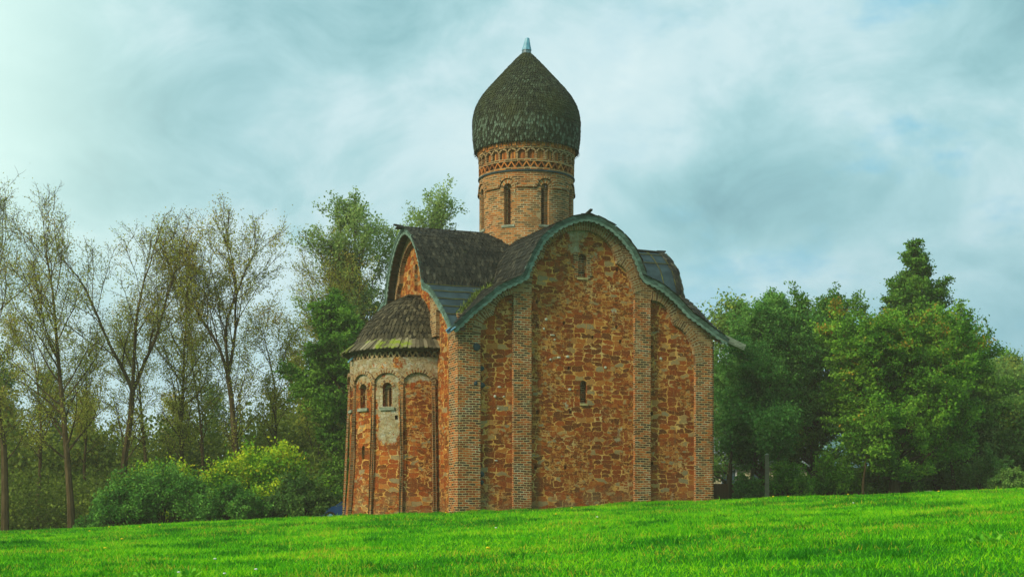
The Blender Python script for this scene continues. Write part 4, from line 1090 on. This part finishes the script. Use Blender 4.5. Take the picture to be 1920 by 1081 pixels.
def bush(name, label, px, Y, wpx, tpy, seed, m, n, lsize, cat='bush', group=None, lobes=16, lean=0):
    rng = np.random.default_rng(seed); x = wx(px, Y); h = ht(px, tpy, Y); rx = wpx / 2 / 2830 * Y
    root = empty(name, (x, Y, float(gz(x, Y)) - .1)); tag(root, label, cat, group)
    T = Tubes(); tips = []
    for k in range(lobes * 3):
        a = rng.uniform(0, 2 * PI); t = math.sqrt(rng.uniform(.02, 1))
        hh = h * (1 - .62 * t * t) * rng.uniform(.62, 1.0)
        e = np.array([math.cos(a) * rx * t * .95, math.sin(a) * rx * t * .7, hh])
        b = np.array([e[0] * .25, e[1] * .25, 0]); mid = (b + e) / 2 + rng.normal(size=3) * .12 + [0, 0, .1 * h]
        P = np.array([b, (b + mid) / 2, mid, (mid + e) / 2, e]); T.add(P, np.linspace(.035, .008, 5), 4)
        for j in range(9):
            p, d = at_frac(P, rng.uniform(.35, .99)); q = limb(rng, p, side_dir(rng, d, rng.uniform(.4, 1.2)), rng.uniform(.3, .9) * h * .25, 3, .2, .05)
            T.add(q, [.012, .01, .008, .005], 3); tips.append(q)
    T.build('stems', M['bark'], root)
    S = np.array([t[0] for t in tips]); E_ = np.array([t[-1] for t in tips]); idx = rng.integers(0, len(tips), n); f = rng.uniform(.1, 1.1, n)[:, None]
    P = S[idx] + (E_[idx] - S[idx]) * f + rng.normal(size=(n, 3)) * .10 * h * .5
    P = P[P[:, 2] > .05]
    tv = rng.random(len(tips))[idx][:len(P)]
    fast_mesh('foliage', leaf_faces(P, lsize, rng), 4, M[m], root, rng.random(len(P)) * .6 + tv * .4, rng.random(len(P)) * .5 + np.clip(P[:, 2] / h, 0, 1) * .5)
    return root
BG = 'bushes left of the apse'
bush('shrub', 'low dark shrub at the foot of the tall second trunk, spilling onto the lawn', 232, 72, 130, 905, 71, 'leaf_shrub', 14000, .13, group=BG)
bush('shrub', 'dark green rounded shrub, middle one of the bush group', 300, 73, 210, 858, 72, 'leaf_shrub', 26000, .13, group=BG)
bush('shrub', 'green shrub with yellow-green top behind the dark rounded shrub', 310, 77, 150, 838, 73, 'leaf_yellow', 12000, .15, group=BG)
bush('shrub', 'bright yellow-green tall bush, highest of the bush group', 500, 76, 230, 828, 74, 'leaf_yellow', 26000, .16, group=BG, lobes=20)
bush('shrub', 'yellow-topped smaller bush left of the highest bush', 415, 75, 120, 862, 75, 'leaf_yellow', 10000, .15, group=BG)
bush('shrub', 'dark green leafy shrub in front of the yellow bush', 430, 72, 150, 905, 76, 'leaf_shrub', 15000, .13, group=BG)
bush('shrub', 'mid green shrub at the right end of the bush group, touching the dark tree', 560, 73.5, 140, 885, 77, 'leaf_green', 17000, .14, group=BG)
bush('shrub', 'very small shrub left of the bush group at the foot of the wood', 165, 74, 60, 968, 78, 'leaf_shrub', 3000, .11, group=BG)
for i, (px, tp, Y, w_, lb, m_) in enumerate([(1478, 862, 78, 100, 'bush in front of the fence, right of the concrete post', 'leaf_maple'),
        (1560, 850, 79, 110, 'dense light green bush at the foot of the dark maple', 'leaf_maple'),
        (1660, 862, 82, 130, 'dark bush in the deep shade under the light maple', 'leaf_dark'),
        (1760, 870, 84, 130, 'dark bush between the shaded stems near the right end', 'leaf_dark'),
        (1850, 850, 82, 130, 'sunlit bush below the hazy tree at the right', 'leaf_light'),
        (1900, 880, 78, 90, 'low yellow-green bush at the right edge of the lawn', 'leaf_light'),
        (1402, 885, 80, 70, 'small bush under the pale-barked stem', 'leaf_teal')]):
    bush('shrub', lb, px, Y, w_, tp, 80 + i, m_, 9000 if w_ > 60 else 3500, .15, group='bushes under the right-hand trees', lobes=9)

# far undergrowth that reads as one mass
def thicket(name, x0, x1, y0, y1, hf, n, m, seed, lsize=.28):
    rng = np.random.default_rng(seed); C = 170
    cx = rng.uniform(x0, x1, C); cy = rng.uniform(y0, y1, C); h = hf(cx / cy) * rng.uniform(.62, 1.0, C)
    idx = rng.integers(0, C, n); a = unit(rng.normal(size=(n, 3))); r = rng.uniform(.55, 1.0, n)[:, None]
    S = np.stack([rng.uniform(1.6, 3.2, C), rng.uniform(1.6, 3.0, C), h * .5], 1)
    P = a * r * S[idx] + np.stack([cx, cy, gz(cx, cy) + h * .5], 1)[idx] + rng.normal(size=(n, 3)) * .25
    tv = rng.random(C)[idx]
    o = fast_mesh(name, leaf_faces(P, lsize, rng), 4, M[m], None, rng.random(n) * .6 + tv * .4, rng.random(n) * .7)
    tag(o, kind='stuff'); return o
thicket('undergrowth', -45, -9, 92, 118, lambda k: np.interp(k, [-.36, -.25, -.17, -.1], [10.5, 8.2, 8.6, 9.0]), 150000, 'leaf_under', 5)
thicket('undergrowth', -42, -10, 84, 94, lambda k: np.interp(k, [-.4, -.3, -.2, -.1], [4.6, 4.0, 3.6, 5.5]), 80000, 'leaf_under', 6, .2)
thicket('undergrowth', 12, 48, 108, 125, lambda k: np.interp(k, [.1, .25, .31, .36], [6.5, 7.0, 3.8, 5.0]), 90000, 'leaf_dark', 7)

# ---------------------------------------------------------------- grass
def grass():
    rng = np.random.default_rng(3); n = 620000
    d = 15 + (76 - 15) * rng.random(n) ** .72; x = rng.uniform(-.46, .46, n) * d * 1.02 + rng.normal(size=n) * .5
    z = gz(x, d)
    # keep out of the church plan
    c_, s_ = math.cos(TH), math.sin(TH); lx = (x + 2.16) * c_ + (d - 63) * s_; ly = -(x + 2.16) * s_ + (d - 63) * c_
    ok = ~((lx > -.1) & (lx < W + .1) & (ly > -.12) & (ly < L)) & ~(((lx) ** 2 + (ly - VC) ** 2) < 3.25 ** 2)
    x, d, z = x[ok], d[ok], z[ok]
    # a fringe of longer grass along the foot of the walls
    m_ = 9000; u_ = rng.uniform(-.3, W + .2, m_); v_ = -.18 - np.abs(rng.normal(size=m_)) * .16
    ph = rng.uniform(-1.4, 1.55, 6000); rr = 3.30 + np.abs(rng.normal(size=6000)) * .15
    lu = np.r_[u_, -rr * np.cos(ph)]; lv = np.r_[v_, VC - rr * np.sin(ph)]
    fx = -2.16 + lu * c_ - lv * s_; fd_ = 63 + lu * s_ + lv * c_
    # scattered tufts of longer, darker grass
    nt_ = 260; td = 22 + 42 * rng.random(nt_) ** .8; tx = rng.uniform(-.42, .42, nt_) * td; tk = rng.integers(0, nt_, 26000); tr_ = rng.uniform(.08, .38, nt_)
    bx_ = tx[tk] + rng.normal(size=26000) * tr_[tk]; bd_ = td[tk] + rng.normal(size=26000) * tr_[tk]
    x = np.r_[x, bx_]; d = np.r_[d, bd_]; i0 = len(x) - 26000
    nf_ = len(fx); x = np.r_[x, fx]; d = np.r_[d, fd_]; z = gz(x, d); n = len(x); fr_ = np.zeros(n, bool); fr_[-nf_:] = True
    clump = .5 + .5 * np.sin(x * 1.3 + np.sin(d * .9) * 2) * np.sin(d * .8 + np.sin(x * .7) * 2)
    clump2 = .5 + .5 * np.sin(x * 3.9 + 1 + np.sin(d * 2.1)) * np.sin(d * 3.1 + np.sin(x * 2.7))
    h = (.03 + .075 * rng.random(n) ** 1.6) * (.62 + .25 * clump + .55 * clump2 ** 2) * (1 + .006 * d)
    tall = rng.random(n) < .004; h[tall] *= 2.4; h[i0:i0 + 26000] = rng.uniform(.06, .19, 26000); h[fr_] = rng.uniform(.04, .17, fr_.sum()) * (.4 + clump[fr_])
    w_ = .0050 + .00026 * d
    a = rng.uniform(0, 2 * PI, n); sx_ = np.cos(a) * w_; sy_ = np.sin(a) * w_
    lx_ = rng.normal(size=n) * h * .55; ly_ = rng.normal(size=n) * h * .55
    B = np.stack([x, d, z - .01], 1)
    V = np.stack([B + np.stack([-sx_, -sy_, 0 * x], 1), B + np.stack([sx_, sy_, 0 * x], 1), B + np.stack([lx_, ly_, h], 1)], 1).reshape(-1, 3)
    vv = np.clip(.80 * rng.random(n) + .20 * (1 - clump2), 0, 1); vv[i0:i0 + 26000] *= .35; ac = rng.random(n); ac[i0:i0 + 26000] = 0
    o = fast_mesh('grass', V, 3, M['grass'], None, vv, ac); tag(o, kind='stuff')
M['grass'] = leafmat('lawn_grass', (.018, .17, .001), (.11, .50, .001), (.34, .68, .004), (.50, .44, .03), .055, .30, .3)
grass()
M['leaf_dock'] = leafmat('broad_weed_leaf', (.06, .30, .01), (.16, .46, .02), (.28, .55, .04), None, 0, 3)
def weed(label, px, py, d, r, seed):
    rng = np.random.default_rng(seed); x = wx(px, d); root = empty('weed_plant', (x, d, float(gz(x, d)))); tag(root, label, 'weed', 'broad-leaved weeds in the foreground lawn')
    mb = MB()
    for k in range(16):
        a = rng.uniform(0, 2 * PI); e = rng.uniform(.4, 1.2); l = r * rng.uniform(.6, 1.1); dr = Vector((math.cos(a) * math.cos(e), math.sin(a) * math.cos(e), math.sin(e))); s = Vector((-math.sin(a), math.cos(a), 0)) * l * .17
        p = [Vector((0, 0, 0)), dr * l * .5 + s, dr * l * .85 + s * .7 - Vector((0, 0, .05 * l)), dr * l - Vector((0, 0, .16 * l)), dr * l * .85 - s * .7 - Vector((0, 0, .05 * l)), dr * l * .5 - s]
        o_ = Vector((rng.normal() * r * .35, rng.normal() * r * .5, 0)); mb.face([tuple(q + o_) for q in p], None, float(rng.random()))
    mb.build('leaves', M['leaf_dock'], root, weld=False)
weed('bright broad-leaved weed clump at the bottom left corner of the lawn', 95, 1072, 23.6, .24, 1)
weed('pale green leafy weed in the lawn, right one of the pair below the bushes', 352, 1048, 26, .26, 2)
weed('pale green leafy weed in the lawn, left one of the pair below the bushes', 265, 1050, 26, .20, 3)
weed('dark tuft of taller leaves near the bottom right of the lawn', 1850, 1052, 26, .3, 4)
M['dandelion'] = noisy('dandelion_yellow', [(.3, (.75, .50, .01)), (.7, (.85, .62, .02))], 4, bstr=0)
M['clover'] = noisy('seed_head_white', [(.3, (.6, .62, .55)), (.7, (.8, .8, .75))], 4, bstr=0)
def flower(nm, lb, grp, m, px, d, r):
    x = wx(px, d); root = empty(nm, (x, d, float(gz(x, d)))); tag(root, lb, 'flower', grp)
    mb = MB(); mb.tube([(0, 0, 0), (.005, 0, .07), (0, .005, .13)], [.004, .004, .004], 4); mb.build('stem', M['leaf_dock'], root)
    mb = MB(); blob(mb, (0, 0, .14), (r, r, r * .5), int(px)); mb.build('flower_head', M[m], root)
rnd = random.Random(77)
for px, d in [(205, 61), (262, 60), (300, 61), (168, 57), (229, 45), (197, 39), (1450, 62), (1478, 61.5), (1072, 60), (1043, 52), (915, 31), (1120, 63), (836, 60), (672, 61), (640, 58), (1590, 63), (1760, 60)]:
    flower('dandelion', 'small yellow dandelion head standing above the lawn', 'dandelions in the lawn', 'dandelion', px, d, .045)
for px, d in [(403, 30), (69, 24.5), (421, 25), (335, 25.5), (480, 26), (930, 40), (1120, 45), (1600, 50)]:
    flower('clover_flower', 'small white seed head low in the lawn', 'white flower heads in the lawn', 'clover', px, d, .03)

# ---------------------------------------------------------------- fence, post, houses, car
FY = 84.0
M['fence'] = noisy('brown_fence_sheet', [(.3, (.075, .035, .014)), (.7, (.15, .070, .028))], 3, .7, .3, (6, 1, .3))
M['pier'] = noisy('dark_brick_pier', [(.3, (.035, .024, .014)), (.7, (.075, .050, .028))], 6)
M['iron'] = noisy('iron_spike', [(.3, (.03, .03, .02)), (.7, (.09, .09, .06))], 4, .6, .4)
FE = empty('fence', (wx(1330, FY), FY, 2.0), 0); tag(FE, 'brown corrugated sheet fence with brick piers behind the right-hand trees', 'fence')
x_ = 0.0; k = 0
while x_ < 15.5:
    gzv = float(gz(FE.location.x + x_, FY)) - 2.0; tz = top(906, FY) - 2.0 + .03 * x_
    mb = MB(); n = 26
    for i in range(n):
        a, b = x_ + .22 + 2.7 * i / n, x_ + .22 + 2.7 * (i + 1) / n; o_ = .02 * (i % 2)
        mb.hexa([(a, o_, gzv - .2), (b, o_, gzv - .2), (b, o_ + .015, gzv - .2), (a, o_ + .015, gzv - .2), (a, o_, tz), (b, o_, tz), (b, o_ + .015, tz), (a, o_ + .015, tz)], (i * .37) % 1)
    pn = mb.build('fence_panel', M['fence'], FE)
    mb = MB()
    for i in range(9): a = x_ + .35 + 2.5 * i / 8; mb.tube([(a, 0, tz), (a, 0, tz + .14)], [.015, .004], 4)
    mb.build('fence_spikes', M['iron'], pn)
    mb = MB(); mb.box(x_ - .2, x_ + .2, -.15, .25, gzv - .2, tz + .3); mb.box(x_ - .25, x_ + .25, -.2, .3, tz + .302, tz + .38); mb.build('fence_pier', M['pier'], FE)
    x_ += 3.15; k += 1
# short concrete post
Y = 76; x = wx(1438, Y)
PO = empty('concrete_post', (x, Y, float(gz(x, Y)) - .1)); tag(PO, 'pale square concrete post standing in front of the brown fence', 'post')
mb = MB(); mb.hexa([(-.11, -.1, 0), (.11, -.1, 0), (.11, .1, 0), (-.11, .1, 0), (-.085, -.08, 2.55), (.085, -.08, 2.55), (.085, .08, 2.55), (-.085, .08, 2.55)])
mb.build('post_shaft', noisy('concrete', [(.3, (.11, .10, .06)), (.7, (.20, .18, .11))], 4), PO)
mb = MB(); mb.hexa([(-.11, -.1, 2.553), (.11, -.1, 2.553), (.11, .1, 2.553), (-.11, .1, 2.553), (-.05, -.05, 2.62), (.05, -.05, 2.62), (.05, .05, 2.62), (-.05, .05, 2.62)]); mb.build('post_cap', M['wood_grey'], PO)

def house(label, px, Y, w_, hh, rh, wallm, roofm, nwin, rot=0, dp=7):
    x = wx(px, Y); b = float(gz(x, Y)) - .3
    H = empty('house', (x, Y, b), rot); tag(H, label, 'house')
    mb = MB(); mb.box(-w_ / 2, w_ / 2, 0, dp, 0, hh)
    for s in (-1, 1):
        X = s * w_ / 2; mb.face([(X, 0, hh), (X, dp, hh), (X, dp / 2, hh + rh)])
    mb.build('wall', wallm, H)
    mb = MB()
    for s in (0, 1):
        y0, y1 = (-.5, dp / 2) if s == 0 else (dp + .5, dp / 2); zl = hh - .5 * rh / (dp / 2)
        mb.hexa([(-w_ / 2 - .5, y0, zl + .03), (w_ / 2 + .5, y0, zl + .03), (w_ / 2 + .5, y1, hh + rh + .03), (-w_ / 2 - .5, y1, hh + rh + .03), (-w_ / 2 - .5, y0, zl + .15), (w_ / 2 + .5, y0, zl + .15), (w_ / 2 + .5, y1, hh + rh + .15), (-w_ / 2 - .5, y1, hh + rh + .15)])
    rf = mb.build('roof', roofm, H)
    mb = MB(); mb.box(w_ * .2, w_ * .2 + .6, dp * .5, dp * .5 + .6, hh + rh * .6, hh + rh + .9); mb.build('chimney', M['pier'], rf)
    for i in range(nwin):
        cx = -w_ / 2 + w_ * (i + .5) / nwin
        wo = empty('window', (cx, -.0, hh * .5), 0, H)
        mb = MB(); mb.box(-.5, .5, -.02, 0, 0, 1.2); mb.build('pane', M['glass'], wo)
        mb = MB()
        for bx_ in ((-.56, -.47, 0, 1.2), (.47, .56, 0, 1.2), (-.03, .03, 0, 1.2), (-.56, .56, 1.2, 1.29), (-.56, .56, -.09, 0)): mb.box(bx_[0], bx_[1], -.05, -.021, bx_[2], bx_[3])
        mb.build('frame', M['white'], wo)
M['glass'] = noisy('window_glass', [(.3, (.03, .06, .07)), (.7, (.06, .10, .12))], 2, .15, .6, bstr=0)
M['white'] = noisy('white_paint', [(.3, (.55, .55, .5)), (.7, (.7, .7, .65))], 2, .6)
house('cream house behind the brown fence, glimpsed under the blue-green tree', 1425, 104, 6.5, 3.6, 2.4, noisy('cream_render', [(.3, (.42, .38, .22)), (.7, (.56, .50, .30))], 1.5), noisy('slate_roof', [(.3, (.10, .12, .13)), (.7, (.2, .23, .24))], 2), 3)
house('house with pale blue metal roof seen through the leaves at the far right', 1845, 118, 10, 4.0, 2.6, noisy('grey_render', [(.3, (.35, .36, .30)), (.7, (.5, .5, .42))], 1.5), noisy('pale_blue_roof', [(.3, (.24, .42, .52)), (.7, (.40, .58, .66))], 1, .5, .4), 3, R(-8))
house('grey-brown house deep in the shade behind the light maple', 1600, 110, 11, 3.4, 2.4, noisy('brown_render', [(.3, (.20, .14, .10)), (.7, (.30, .22, .16))], 1.5), noisy('blue_grey_roof', [(.3, (.12, .22, .26)), (.7, (.22, .36, .40))], 1, .6, .3), 4)

# blue car parked behind the apse, only its nose shows
Y = 84; x = wx(668, Y)
CA = empty('parked_car', (x, Y, float(gz(x, Y))), 0); tag(CA, 'dark blue car parked behind the apse, only its front end showing', 'car')
M['car_paint'] = noisy('dark_blue_paint', [(.3, (.010, .045, .13)), (.7, (.014, .06, .17))], 1, .25, .6, bstr=0)
M['tyre'] = noisy('tyre_rubber', [(.3, (.012, .012, .012)), (.7, (.02, .02, .02))], 3)
prof = [(-2.1, .35), (-2.12, .62), (-1.95, .80), (-1.1, .93), (-.45, 1.38), (.75, 1.42), (1.45, 1.02), (2.0, .92), (2.08, .40)]
mb = MB()
for i in range(len(prof)):
    (a, za), (b, zb_) = prof[i], prof[(i + 1) % len(prof)]
    n = 4
    for k in range(n):
        y0, y1 = -.85 + 1.7 * k / n, -.85 + 1.7 * (k + 1) / n
        mb.face([(a, y0, za), (a, y1, za), (b, y1, zb_), (b, y0, zb_)])
for y_ in (-.85, .85): mb.face([(a, y_, z) for a, z in prof])
mb.build('body', M['car_paint'], CA)
for s in (-1, 1):
    mb = MB(); mb.face([(-.95, s * .856, .95), (-.45, s * .856, 1.3), (.65, s * .856, 1.33), (1.2, s * .856, 1.02)]); mb.build('side_window', M['glass'], CA)
    mb = MB(); mb.hexa([(-2.16, s * .6 - .14, .62), (-2.08, s * .6 - .14, .62), (-2.08, s * .6 + .14, .62), (-2.16, s * .6 + .14, .62), (-2.1, s * .6 - .14, .76), (-2.0, s * .6 - .14, .76), (-2.0, s * .6 + .14, .76), (-2.1, s * .6 + .14, .76)]); mb.build('headlight', M['white'], CA)
    for wx_ in (-1.35, 1.3):
        mb = MB(); mb.tube([(wx_, s * .62, .32), (wx_, s * .88, .32)], [.32, .32], 16); wh = mb.build('wheel', M['tyre'], CA)
        mb = MB(); mb.tube([(wx_, s * .881, .32), (wx_, s * .895, .32)], [.18, .17], 12); mb.build('rim', M['metal'], wh)
M['loose'] = noisy('mossy_grey_stone', [(.3, (.10, .11, .06)), (.7, (.24, .24, .16))], 5, .9)
# loose stones at the foot of the right-hand trees
for i, (px, Y, r_, lb) in enumerate([(1578, 76, .22, 'pale stone half sunk in the grass under the dark maple'), (1612, 77, .28, 'grey stone with moss, middle of the row under the trees'), (1638, 76, .25, 'flat light stone left of the shaded stems'),
                                     (1742, 77, .38, 'large grey block lying between the shaded stems'), (1760, 76, .2, 'small pale stone beside the large grey block')]):
    x = wx(px, Y); mb = MB(); blob(mb, (0, 0, 0), (r_, r_ * .8, r_ * .7), i + 60); o = mb.build('loose_stone', M['loose'], None, True)
    o.location = (x, Y, float(gz(x, Y)) + r_ * .05); tag(o, lb, 'stone', 'loose stones under the trees')

# ---------------------------------------------------------------- thin damp air
HZ = 0.00062
mb = MB(); mb.box(-170, 170, -20, 175, -8, 34); hz = mb.build('haze', M['white'], None)
hm = bpy.data.materials.new('thin_haze'); hm.use_nodes = True; hn = hm.node_tree; hn.nodes.clear()
ho = hn.nodes.new('ShaderNodeOutputMaterial'); hv = hn.nodes.new('ShaderNodeVolumePrincipled'); hn.links.new(hv.outputs[0], ho.inputs['Volume'])
hv.inputs['Density'].default_value = HZ; hv.inputs['Color'].default_value = (1.0, .90, .66, 1); hv.inputs['Anisotropy'].default_value = .2
hz.data.materials.clear(); hz.data.materials.append(hm); tag(hz, kind='stuff')
